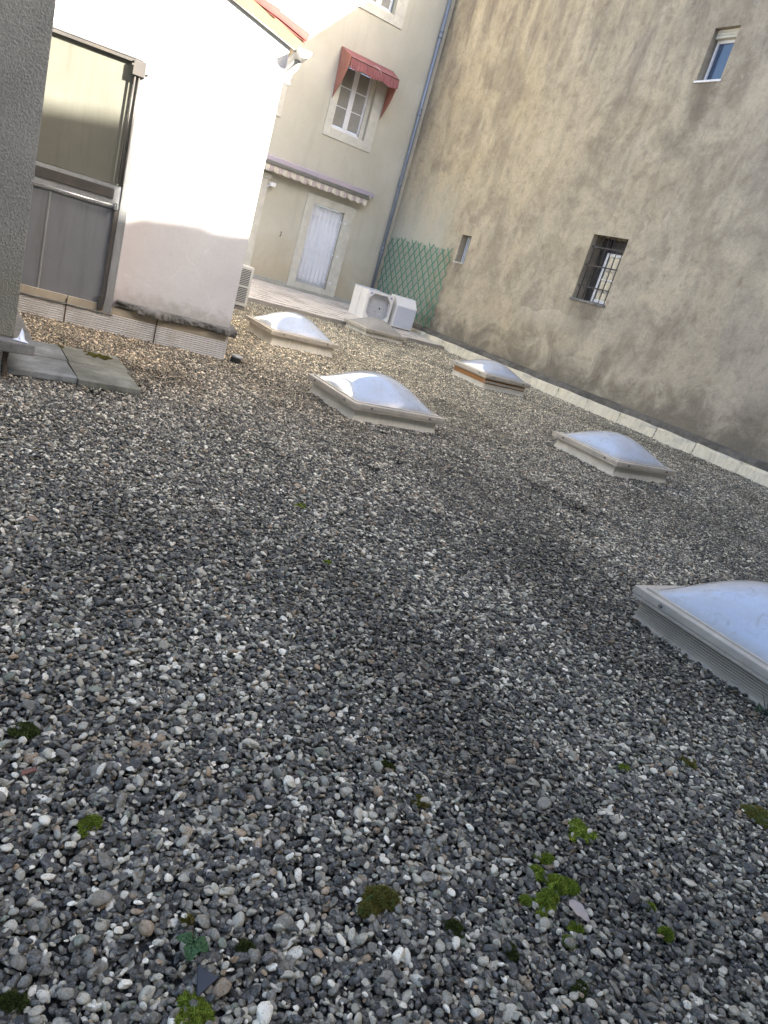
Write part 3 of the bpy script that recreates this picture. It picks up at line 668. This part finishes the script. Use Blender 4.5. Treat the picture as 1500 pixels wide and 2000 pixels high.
ra = thing('window_awning', 'faded red ruffled basket awning hooding the first-floor window', 'awning', (10.15, YB, 6.5))
hx = .86; pj_ = .66; zt_, zf = .42, .12
MB().grid(lambda u, v: ((u*2-1)*(hx-.07*v), -.01-pj_*v, zt_+(zf-zt_)*v-.03*math.sin(math.pi*v)*abs(math.sin(u*9))+.012*math.sin(u*40)*v), 40, 6).build('top', 'red', ra, 0, True)
def ruffle(u, v): return ((u*2-1)*(hx-.065), -.01-pj_-.018*math.sin(u*95+.8*math.sin(u*11))*(v+.15)-.03*v, zf-.01-v*(.25+.025*math.sin(u*17)))
MB().grid(ruffle, 150, 5).build('valance', 'red', ra, 0, True)
for sgn in (-1, 1):
    tip = Vector((sgn*(hx-.04), -.02, -.93))
    def side(u, v, sgn=sgn, tip=tip):
        # u from the wall to the front bar, v from the hem point upwards, pleated like a fan
        topp = Vector((sgn*(hx-.07*u), -.01-pj_*u, zt_+(zf-zt_)*u)); p = tip.lerp(topp, v)
        p = p+Vector((0, -.16*math.sin(math.pi*v)*u, .05*math.sin(math.pi*v)*u))
        return p+Vector((sgn*.022*math.sin(u*38)*v, .012*math.cos(u*38)*v, 0))
    MB().grid(side, 42, 8).build('side', 'red_lit', ra, 0, True)
MB().tube([(-.02, -.58, .20), (.06, -.66, .165), (.16, -.72, .08), (.17, -.735, -.01)], .006, 6).build('cord', 'string', ra, 0, True)
MB().tube([(-hx+.07, -.01-pj_, zf-.005), (hx-.07, -.01-pj_, zf-.005)], .011, 8).build('front_bar', 'bar_dark', ra, 0, True)

# ================================================================== trellis
tr = thing('trellis', 'green expanding lattice trellis fixed in the wall corner behind the appliances', 'trellis', (12.34, 19.5, 1.5))
y0, y1, z0, z1 = -1.80, 1.78, -1.12, 1.10
dyv, dzv = .325, .385; sl = dzv/dyv
for fam in (1, -1):
    xo = -.008 if fam > 0 else .006
    k = -40
    while k < 60:
        # line z = z0 + fam*sl*(y - yk)
        yk = y0+k*dyv; segs = []
        for yy_ in np.linspace(y0, y1, 400):
            zz_ = z0+fam*sl*(yy_-yk)
            top_ = z1+.05*math.sin(k*2.3); bot_ = .06*math.sin(k*3.7)+ z0+(.35 if yy_ > .6 else 0)*0
            if bot_ <= zz_ <= top_: segs.append((yy_, zz_))
        if len(segs) > 12:
            a, b = segs[0], segs[-1]; bow = random.gauss(0, .008)
            pts = [(xo, a[0], a[1]), (xo+random.gauss(0, .006), (a[0]+b[0])/2+bow, (a[1]+b[1])/2), (xo, b[0], b[1])]
            mbt = MB(); mbt.bar(pts[0], pts[1], .007, .024, (1, 0, 0)) if False else None
            for q in range(2):
                d = Vector(pts[q+1])-Vector(pts[q]); mbt.bar(pts[q], pts[q+1], .034, .010, (1, 0, 0))
            mbt.build('slat', 'green', tr)
        k += 1

# ================================================================== gutted appliances on the terrace
def octo_front(w_, h_, c, r_):
    """front frame with an eight-sided opening: outer rect w_ x h_, inner octagon; returns quads"""
    x, z = w_/2, h_/2; ix, iz = x-r_, z-r_
    inner = [(-ix+c, -iz), (ix-c, -iz), (ix, -iz+c), (ix, iz-c), (ix-c, iz), (-ix+c, iz), (-ix, iz-c), (-ix, -iz+c)]
    outer = [(-ix+c, -z), (ix-c, -z), (x, -iz+c), (x, iz-c), (ix-c, z), (-ix+c, z), (-x, iz-c), (-x, -iz+c)]
    corner = {1: (x, -z), 3: (x, z), 5: (-x, z), 7: (-x, -z)}
    quads = []
    for k in range(8):
        n = (k+1) % 8
        if k in corner: quads.append([inner[k], inner[n], outer[n], corner[k], outer[k]])
        else: quads.append([inner[k], inner[n], outer[n], outer[k]])
    return quads
wm = thing('washing_machine', 'gutted white washing machine shell with eight-sided opening on the terrace', 'appliance', (10.62, 18.35, tz(18.2)), R(-6))
W_, D_, H_ = .80, 1.05, .80
bx = MB()
for q in octo_front(W_, H_, .15, .06): bx.prism([(p[0], -D_/2, p[1]+H_/2) for p in q], (0, .03, 0))
bx.build('front_frame', 'appliance', wm)
MB().box((-W_/2, -D_/2+.031, 0), (-W_/2+.02, -.02, H_)).build('side_panel', 'appliance', wm, .006)
MB().box((-W_/2-.004, .0, 0), (-W_/2+.02, D_/2, H_)).build('side_panel', 'appliance', wm, .008)
MB().box((W_/2-.02, -D_/2+.031, 0), (W_/2, D_/2, H_)).build('side_panel', 'appliance', wm, .006)
MB().box((-W_/2+.021, -D_/2+.031, H_-.02), (W_/2-.021, D_/2, H_-.001)).build('top_panel', 'appliance_grey', wm, .005)
MB().box((-W_/2-.02, D_/2-.28, H_-.0), (W_/2-.1, D_/2, H_+.025)).build('control_panel', 'appliance_grey', wm, .008)
bk = MB().box((-W_/2+.021, -.30, .01), (W_/2-.021, -.27, H_-.021))
for k in range(7): bk.box((-W_/2+.06, -.318, .08+k*.10), (W_/2-.06, -.30, .115+k*.10))
bk.build('inner_panel', 'ribbed', wm)
MB().tube([(.14, -.315, .37), (.14, -.33, .37)], .022, 10).build('drain_hole', 'bar_dark', wm)
for sx in (-1, 1):
    MB().prism([(sx*(W_/2-.01), -D_/2-.012, H_-.005), (sx*(W_/2-.22), -D_/2-.012, H_-.005), (sx*(W_/2-.20), -D_/2-.012, H_-.06), (sx*(W_/2-.09), -D_/2-.012, H_-.15), (sx*(W_/2-.01), -D_/2-.012, H_-.16)], (0, .011, 0)).build('corner_bracket', 'appliance', wm)
    MB().tube([(sx*(W_/2-.09), -D_/2-.024, H_-.07), (sx*(W_/2-.09), -D_/2-.013, H_-.07)], .032, 12).build('spring_mount', 'bracket', wm)
for sx in (-1, 1): MB().box((sx*(W_/2-.08)-.03, -D_/2+.08, -.012), (sx*(W_/2-.08)+.03, -D_/2+.14, .002)).build('foot', 'bar_dark', wm)
fr = thing('metal_cabinet', 'white boxy metal cabinet with grey front leaning beside the gutted washing machine', 'appliance', (11.42, 17.95, tz(17.9)), R(-4))
W_, D_, H_ = .66, .5, .86
cab = MB().add([(-W_/2, -D_/2, .02), (W_/2, -D_/2, .02), (W_/2, D_/2, .02), (-W_/2, D_/2, .02), (-W_/2, -D_/2+.0, .62), (W_/2, -D_/2+.0, .62), (W_/2, -D_/2+.22, H_), (-W_/2, -D_/2+.22, H_), (W_/2, D_/2, H_), (-W_/2, D_/2, H_)],
  [(0,3,2,1),(0,1,5,4),(4,5,6,7),(7,6,8,9),(1,2,8,6,5),(3,0,4,7,9),(2,3,9,8)]).build('body', 'appliance', fr, .012)
MB().box((-W_/2+.03, -D_/2-.012, .06), (W_/2-.015, -D_/2-.001, .60)).build('front_panel', 'appliance_grey', fr, .005)
MB().box((-W_/2-.008, -D_/2-.016, .05), (-W_/2+.028, -D_/2-.001, .61)).build('edge_trim', 'appliance', fr, .005)
for sx in (-1, 1): MB().box((sx*(W_/2-.06)-.03, -D_/2+.02, 0), (sx*(W_/2-.06)+.03, -D_/2+.1, .021)).build('foot', 'bar_dark', fr)

# ================================================================== air conditioner
ac = thing('air_conditioner', 'cream outdoor air conditioner unit half hidden behind the white house corner', 'air conditioner', (5.05, 14.1, .06), R(-4))
MB().box((-.62, -.16, .04), (.30, .16, .80)).build('casing', 'ac', ac, .015)
MB().box((-.55, -.165, .10), (.25, -.1605, .74)).build('grille_back', 'ac_dark', ac)
for k in range(20): MB().box((-.55, -.172, .105+k*.032), (.25, -.163, .114+k*.032)).build('louvre', 'ac', ac)
for x in (-.29, -.02): MB().box((x-.012, -.18, .09), (x+.012, -.164, .75)).build('grille_bar', 'ac', ac)
MB().box((-.56, -.182, .40), (.26, -.164, .435)).build('grille_rail', 'ac', ac, .003)
MB().box((-.60, -.13, -.09), (.26, .13, .038)).build('foot_block', 'slab', ac, .01)

# ================================================================== paving slabs, pipe stub, scrap
pv = [(.57, 1.06, 5.94, 6.50, 'paver', 'pale grey paving slab in the near row tucked under the ledge corner'), (1.067, 1.55, 5.92, 6.50, 'paver_moss', 'dark mottled paving slab in the near row, outermost of the four'),
      (.57, 1.07, 6.525, 7.08, 'paver', 'light sandy paving slab in the far row beside the ledge'), (1.077, 1.58, 6.525, 7.10, 'paver_moss', 'paving slab with a yellow-green moss patch in the far row')]
for a, b, c_, d, mt, lb in pv:
    o = MB().box((-(b-a)/2, -(d-c_)/2, -.025), ((b-a)/2, (d-c_)/2, .025)).build('paving_slab', mt, None, .008)
    o.location = ((a+b)/2, (c_+d)/2, .042+random.uniform(-.004, .004)); o.rotation_euler = (random.gauss(0, .006), random.gauss(0, .006), random.gauss(0, .006))
    tag(o, lb, 'paving slab', 'four paving slabs by the ledge')
vp_ = thing('pipe_stub', 'short black pipe stub standing in gravel at the white house corner', 'pipe', (3.17, 8.24, 0))
MB().tube([(0, 0, -.03), (.005, 0, .05), (.01, -.005, .085)], .062, 16).build('barrel', 'blackpipe', vp_, 0, True)
MB().tube([(.012, -.005, .078), (.013, -.006, .096)], .070, 16).build('collar', 'alu', vp_, 0, True)
MB().tube([(.06, .02, .03), (.13, .05, .015), (.22, .03, .01), (.3, .08, .0)], .012, 6).build('root', 'rust', vp_, 0, True)
scp = MB(); n = 6
pts = [(-.03, .01, .0), (.02, -.03, .002), (.075, -.045, .0), (.05, .0, .012), (.045, .05, .05), (.035, .10, .075), (.02, .055, .04), (.005, .03, .012)]
scp.prism(pts, (.002, -.004, .004)); o = scp.build('paper_scrap', 'scrap', None, .001); o.location = (.60, 5.83, .30)
tag(o, 'torn white scrap lying on the concrete ledge at the left edge', 'scrap')

# ================================================================== gravel
def pebble_verts(seed, sub):
    r_ = np.random.default_rng(seed)
    bm = bmesh.new(); bmesh.ops.create_icosphere(bm, subdivisions=sub, radius=1)
    V = np.array([v.co[:] for v in bm.verts]); Fc = [[v.index for v in f.verts] for f in bm.faces]; bm.free()
    D = V/np.linalg.norm(V, axis=1)[:, None]
    rad = np.ones(len(V))
    for _ in range(5):      # soft facets
        n = r_.normal(size=3); n /= np.linalg.norm(n); d = r_.uniform(.62, .9); c = D @ n
        rad = np.minimum(rad, np.where(c > 1e-3, d/np.maximum(c, 1e-3), 9))
    rad = np.minimum(rad, 1)
    for _ in range(4):
        n = r_.normal(size=3); rad *= 1+.06*np.sin(D @ n*2.2+r_.uniform(0, 6))
    ax = np.array([1, r_.uniform(.60, .95), r_.uniform(.34, .58)])
    return D*rad[:, None]*ax, Fc
def pebble_colour(n, r_):
    k = r_.random(n); g = r_.random(n)[:, None]; c = np.empty((n, 3))
    def put(m_, a, b): c[m_] = (np.array(a)+(np.array(b)-np.array(a))*g)[m_]
    put(k < .42, (.028, .028, .027), (.09, .088, .08)); put((k >= .42) & (k < .66), (.13, .128, .112), (.24, .232, .205))
    put((k >= .66) & (k < .85), (.30, .295, .26), (.52, .51, .455)); put((k >= .85) & (k < .95), (.58, .57, .52), (.90, .89, .84))
    put((k >= .95) & (k < .98), (.24, .18, .12), (.38, .29, .20)); put(k >= .98, (.16, .185, .15), (.28, .31, .27))
    return c
def visible(x, y, margin):
    P = np.stack([x, y, np.full_like(x, -EYE)], 1) @ CAMR.T
    u = F_PX*P[:, 0]/P[:, 2]; v = F_PX*P[:, 1]/P[:, 2]
    return (P[:, 2] > .05) & (np.abs(u) < 750*(1+margin)+60) & (np.abs(v) < 1000*(1+margin)+60)
SKY_SPOTS = [(3.727, 6.226), (4.40, 10.25), (8.70, 14.95), (8.90, 10.53), (7.10, 5.56), (3.69, 1.255)]
def free(x, y):
    ok = (x < 11.99) & (y < 16.19) & (y > -2.9)
    for a, b in SKY_SPOTS: ok &= ~((x > a+.10) & (x < a+1.08) & (y > b+.10) & (y < b+1.08))
    ok &= ~((x > .8) & (x < 1.33) & (y > 6.2) & (y < 6.85))
    ok &= ~((x < .50) & (y > 5.97) & (y < 8.1))
    dx, dy = x-3.05, y-8.33; c, s = math.cos(-WA), math.sin(-WA); lx, ly = dx*c-dy*s, dx*s+dy*c
    return ok & ~((lx < -.01) & (ly > -.015))
NEAR = 5.2
def jitter(spacing, x0, x1, y0, y1, r_):
    a, b = np.meshgrid(np.arange(x0, x1, spacing), np.arange(y0, y1, spacing*.9)); a = a+(np.arange(a.shape[0]) % 2)[:, None]*spacing/2
    a = a.ravel(); b = b.ravel(); return a+r_.uniform(-.42, .42, a.size)*spacing, b+r_.uniform(-.42, .42, b.size)*spacing
src = bpy.data.collections.new('pebble_shapes'); NV = 22
for i in range(NV):
    V, Fc = pebble_verts(100+i, 3); me = bpy.data.meshes.new('pebble'); me.from_pydata(V.tolist(), [], Fc)
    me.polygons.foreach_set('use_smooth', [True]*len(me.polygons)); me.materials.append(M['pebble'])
    o = bpy.data.objects.new('pebble', me); src.objects.link(o)
# far gravel: patches of many low pebbles
far = bpy.data.collections.new('gravel_patches'); NF = 10; PS = .34
lows = [pebble_verts(500+i, 1) for i in range(12)]
for i in range(NF):
    r_ = np.random.default_rng(900+i); X, Y = jitter(.0178, -PS/2-.02, PS/2+.02, -PS/2-.02, PS/2+.02, r_)
    keep = np.hypot(X, Y) < PS*.62; X, Y = X[keep], Y[keep]; n = len(X); cols = pebble_colour(n, r_)
    VV, FF, CC = [], [], []; o_ = 0
    for q in range(n):
        V, Fc = lows[r_.integers(12)]; s = .0100*np.clip(r_.lognormal(0, .38), .5, 2.4)*1.0
        E_ = np.array(Euler((r_.normal(0, .4), r_.normal(0, .4), r_.uniform(0, 6.3))).to_matrix())
        VV.append((V*s) @ E_.T+np.array([X[q], Y[q], .002+r_.uniform(-.012, .014)])); FF += [[a+o_ for a in f] for f in Fc]; CC.append(np.tile([*cols[q], 1], (len(V), 1))); o_ += len(V)
    me = bpy.data.meshes.new('gravel_patch'); me.from_pydata(np.concatenate(VV).tolist(), [], FF)
    at = me.attributes.new('pc', 'FLOAT_COLOR', 'POINT'); at.data.foreach_set('color', np.concatenate(CC).ravel())
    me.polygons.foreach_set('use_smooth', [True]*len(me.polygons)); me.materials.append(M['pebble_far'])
    o = bpy.data.objects.new('gravel_patch', me); far.objects.link(o)
def scatter(name, coll, X, Y, Z, rot, scl, idx, col):
    me = bpy.data.meshes.new(name); n = len(X); me.vertices.add(n)
    me.vertices.foreach_set('co', np.stack([X, Y, Z], 1).ravel())
    for nm, ty, arr, key in (('rot', 'FLOAT_VECTOR', rot, 'vector'), ('scl', 'FLOAT_VECTOR', scl, 'vector'), ('idx', 'INT', idx, 'value'), ('pc', 'FLOAT_COLOR', col, 'color')):
        a = me.attributes.new(nm, ty, 'POINT'); a.data.foreach_set(key, np.ascontiguousarray(arr).ravel())
    o = link(name, me); g = bpy.data.node_groups.new(name, 'GeometryNodeTree')
    g.interface.new_socket('Geometry', in_out='INPUT', socket_type='NodeSocketGeometry'); g.interface.new_socket('Geometry', in_out='OUTPUT', socket_type='NodeSocketGeometry')
    gi = g.nodes.new('NodeGroupInput'); go = g.nodes.new('NodeGroupOutput'); ip = g.nodes.new('GeometryNodeInstanceOnPoints'); ci = g.nodes.new('GeometryNodeCollectionInfo')
    ci.inputs['Collection'].default_value = coll; ci.inputs['Separate Children'].default_value = True; ci.inputs['Reset Children'].default_value = True
    ip.inputs['Pick Instance'].default_value = True
    def attr(nm, dt):
        a = g.nodes.new('GeometryNodeInputNamedAttribute'); a.data_type = dt; a.inputs['Name'].default_value = nm; return a.outputs[0]
    L = g.links.new
    L(gi.outputs[0], ip.inputs['Points']); L(ci.outputs[0], ip.inputs['Instance']); L(attr('idx', 'INT'), ip.inputs['Instance Index'])
    L(attr('rot', 'FLOAT_VECTOR'), ip.inputs['Rotation']); L(attr('scl', 'FLOAT_VECTOR'), ip.inputs['Scale']); L(ip.outputs[0], go.inputs[0])
    md = o.modifiers.new('scatter', 'NODES'); md.node_group = g
    return o
xs, ys, zs, kinds = [], [], [], []
for sp, z0, zr_ in ((.0168, -.013, .005), (.0192, .000, .010)):
    X, Y = jitter(sp, -1.6, 6.0, -.6, 5.5, rng); k = visible(X, Y, .22) & free(X, Y) & (np.hypot(X, Y) < NEAR)
    X, Y = X[k], Y[k]; xs.append(X); ys.append(Y); zs.append(z0+rng.uniform(-zr_, zr_, len(X)))
X, Y, Z = map(np.concatenate, (xs, ys, zs)); n = len(X)
s = .0108*np.clip(rng.lognormal(0, .36, n), .45, 2.5)*.88
steep = rng.random(n) < .16
rot = np.stack([rng.normal(0, .36, n)+steep*rng.normal(0, .9, n), rng.normal(0, .36, n), rng.uniform(0, 6.28, n)], 1)
scl = np.stack([s*rng.uniform(.85, 1.25, n), s*rng.uniform(.85, 1.1, n), s*rng.uniform(.8, 1.15, n)], 1)
col = np.concatenate([pebble_colour(n, rng), np.ones((n, 1))], 1)
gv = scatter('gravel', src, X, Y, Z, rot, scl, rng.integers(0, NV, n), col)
tag(gv, 'grey river pebbles covering the flat roof in the foreground', 'gravel', None, 'stuff')
n_near = n
X, Y = jitter(PS*.80, -2.5, 12.3, -.5, 16.5, rng); k = visible(X, Y, .25) & free(X, Y) & (np.hypot(X, Y) > NEAR-.12)
# extra fill along obstacles
X2, Y2 = jitter(.17, -2.5, 12.2, -.5, 16.4, rng); k2 = visible(X2, Y2, .25) & free(X2, Y2) & (np.hypot(X2, Y2) > NEAR-.05) & (rng.random(len(X2)) < .25)
X, Y = np.concatenate([X[k], X2[k2]]), np.concatenate([Y[k], Y2[k2]]); n = len(X)
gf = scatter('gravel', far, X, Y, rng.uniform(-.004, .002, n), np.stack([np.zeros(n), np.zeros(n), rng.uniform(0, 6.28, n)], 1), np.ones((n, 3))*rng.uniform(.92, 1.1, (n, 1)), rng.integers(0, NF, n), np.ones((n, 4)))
tag(gf, 'grey river pebbles covering the flat roof between the skylights', 'gravel', None, 'stuff')
print('pebbles', n_near, 'patches', n)

# ================================================================== moss, weeds, litter
def moss(x, y, r, label, mat='moss', lobes=4, blades=900, high=.55, seed=0, core=.62, lobe=(.25, .5)):
    r_ = random.Random(seed*31+5); o_ = []; mb = MB()
    cs = [(0, 0, r*core)]+[(r_.gauss(0, 1)*r*.5, r_.gauss(0, 1)*r*.4, r*r_.uniform(*lobe)) for _ in range(lobes)]
    for cx, cy, rr in cs:
        ph = r_.uniform(0, 6)
        def fn(u, v, cx=cx, cy=cy, rr=rr, ph=ph):
            a = 2*math.pi*u; b = v*math.pi/2; k = rr*(1+.12*math.sin(3*a+ph)+.08*math.sin(7*a+ph))
            return (cx+k*math.cos(a)*math.cos(b), cy+k*math.sin(a)*math.cos(b), -.008+k*high*math.sin(b)*1.0+.008)
        mb.grid(fn, 20, 6)
    tot = sum(c[2]**2 for c in cs); nb = len(mb.f)
    for cx, cy, rr in cs:
        for _ in range(int(blades*2.2*rr*rr/tot)):
            a = r_.uniform(0, 6.283); b = math.asin(r_.random()**.8); k = rr*1.0
            n_ = Vector((math.cos(a)*math.cos(b), math.sin(a)*math.cos(b), math.sin(b)*1.1)).normalized()
            p = Vector((cx+k*math.cos(a)*math.cos(b), cy+k*math.sin(a)*math.cos(b), k*high*math.sin(b)))
            d = (n_+Vector((r_.gauss(0, .45), r_.gauss(0, .45), r_.gauss(0, .35)))).normalized(); L = r_.uniform(.005, .012); sd_ = d.orthogonal().normalized()*r_.uniform(.0009, .0018)
            sd_.rotate(Matrix.Rotation(r_.uniform(0, 6.28), 3, d)); p = p-d*.002
            mb.add([p-sd_, p+sd_, p+d*L], [(0, 1, 2)])
    o = MB(); me = bpy.data.meshes.new('moss_clump'); me.from_pydata(mb.v, [], mb.f); me.materials.append(M[mat]); me.materials.append(M['moss_dark' if mat != 'moss' else 'moss'])
    me.polygons.foreach_set('material_index', [1]*nb+[0]*(len(mb.f)-nb)); me.polygons.foreach_set('use_smooth', [True]*nb+[False]*(len(mb.f)-nb))
    ob = link('moss_clump', me, None, (x, y, .001)); return tag(ob, label, 'moss', 'moss clumps among the pebbles')
MO = [(1.085, 1.045, .055, 'round golden-brown moss clump at bottom centre', 'moss_gold', 3, 2600, .75), (1.665, .935, .052, 'largest bright green moss cushion, right above the dead leaf', 'moss', 3, 2400, .6), (1.575, .895, .048, 'bright green moss cushion left of and touching the largest one', 'moss', 3, 2200, .55),
 (1.70, 1.02, .032, 'small green moss tuft just above the largest bright cushion', 'moss', 3, 1000, .5), (1.91, 1.085, .05, 'ragged green moss patch farther up, above the bright cushions', 'moss', 14, 2000, .45), (1.885, .70, .03, 'smooth egg-shaped moss cushion right of the dead leaf', 'moss', 0, 1500, .9), (1.257, .913, .030, 'dark moss clump between the golden clump and the bright cushions', 'moss_dark', 4, 1200, .6),
 (2.80, .955, .085, 'big olive moss patch at the right picture edge', 'moss_gold', 9, 2600, .35), (.458, 1.463, .035, 'flat green moss patch low on the left side', 'moss', 6, 1000, .4), (.345, 1.84, .04, 'dark moss patch near the left edge, higher than the others', 'moss_dark', 6, 1000, .4),
 (.718, 1.011, .030, 'dim moss tuft right of the small green weed', 'moss_dark', 4, 900, .5), (2.08, 3.78, .04, 'bright yellow-green moss tuft alone in the middle distance', 'moss', 3, 700, .6), (2.767, 1.25, .035, 'brownish moss tuft on the right, above the olive patch', 'moss_gold', 5, 800, .4), (1.427, 1.33, .030, 'dull moss tuft above and right of the golden clump', 'moss_gold', 5, 800, .4),
 (1.40, 1.50, .025, 'tiny moss tuft farther up in the centre', 'moss_dark', 4, 600, .4), (1.919, .785, .02, 'little dark green moss tuft above the egg-shaped cushion', 'moss', 1, 700, .8), (1.374, .81, .028, 'moss tuft between weed and dead leaf near the bottom', 'moss_dark', 4, 800, .4), (.575, .90, .045, 'green moss patch on the bottom edge', 'moss', 6, 1500, .4), (.611, 1.121, .018, 'little olive moss ball above the green weed', 'moss_gold', 0, 600, .7), (1.478, .66, .028, 'small dark moss patch near the lower right bottom', 'moss_dark', 5, 700, .4), (2.39, 1.30, .025, 'small fresh moss tuft right of centre', 'moss', 4, 600, .4), (1.897, 3.0, .03, 'green moss speck in the middle of the gravel below the central skylight', 'moss', 4, 500, .4), (.24, 1.045, .03, 'moss patch in the bottom left corner', 'moss_dark', 5, 900, .4), (1.62, .80, .02, 'small moss tuft just left of the dead leaf', 'moss', 3, 600, .5), (1.56, .78, .022, 'moss tuft below the bright cushions, left of the leaf tip', 'moss', 3, 600, .5)]
for i, (x, y, r, lb, mt, lo, bl, hi) in enumerate(MO): moss(x, y, r, lb, mt, lo, bl, hi, i)
moss(1.40, 6.93, .11, 'yellow-green moss patch spreading on the outer far paving slab', 'moss_gold', 60, 3500, .18, 71, .12, (.05, .16)).location.z = .068
moss(1.075, 7.02, .035, 'small moss streak in the joint between the paving slabs', 'moss_gold', 14, 800, .2, 72, .2, (.1, .3)).location.z = .068
# moss along the open edges of paving and skylight foot
def leaf_mesh(L, W, fold, mat, name='leaf', wav=.0):
    def fn(u, v):
        t = v; w_ = W*math.sin(math.pi*min(1, t**.8))**.75*(1+.12*math.sin(t*17)); x = (u*2-1)*w_
        return (x, t*L, abs(u*2-1)*fold*W+wav*math.sin(t*4)-.25*L*t*t*fold)
    mb = MB(); mb.grid(fn, 6, 10); a = [Vector(p) for p in mb.v]; n0 = len(a); mb.grid(lambda u, v: tuple(Vector(fn(u, v))-Vector((0, 0, .0008))), 6, 10)
    return mb.mesh(name, mat, 0, True)
wd = thing('weed', 'small green seedling with broad leaves among pebbles at bottom left', 'plant', (.592, 1.033, .022))
MB().tube([(0, 0, -.02), (.002, .002, .02), (.0, .006, .035), (-.004, .03, .06)], [.0022, .002, .0018, .0012], 6).build('stem', 'stem', wd, 0, True)
for az, L, W_, tl in ((150, .042, .017, -10), (235, .040, .018, -18), (60, .040, .013, 5), (20, .026, .011, 10), (200, .03, .014, -30)):
    link('leaf', leaf_mesh(L, W_, .25, 'leafg', wav=.003), wd, (0, 0, .026), (R(tl), 0, R(az)))
w2 = thing('weed', 'tuft of grey-green weed at the foot of the closest skylight, right edge', 'plant', (3.70, 1.36, .0))
for k in range(46):
    a = random.uniform(0, 360); L = random.uniform(.05, .12)
    link('leaf', leaf_mesh(L, .007, .2, 'leafg') if k < 6 else w2.children[k % 6].data, w2, (random.gauss(0, .03), random.gauss(0, .05), .0), (R(random.uniform(20, 70)), 0, R(a)))
dl = link('dead_leaf', leaf_mesh(.075, .020, .18, 'deadleaf', 'dead_leaf', .003), None, (1.622, .862, .036), (R(-10), R(6), R(205)))
tag(dl, 'pale pinkish-beige fallen leaf beside the bright green moss', 'leaf')
o = MB().prism([(-.03, -.02, 0), (.028, -.016, 0), (.006, .032, 0)], (0, 0, .008)).build('slate_shard', 'slate', None, .0015); o.location = (.60, .965, .012); o.rotation_euler = (.25, -.1, .35)
tag(o, 'dark triangular slate shard just below the small green seedling', 'shard')
o = MB().prism([(-.026, -.006, 0), (.02, -.009, 0), (.024, .003, 0), (-.014, .008, 0)], (0, 0, .006)).build('tile_shard', 'brick', None, .002); o.location = (.325, 1.665, .014); o.rotation_euler = (.2, .1, .5)
tag(o, 'thin reddish tile shard lying near the left edge', 'shard')
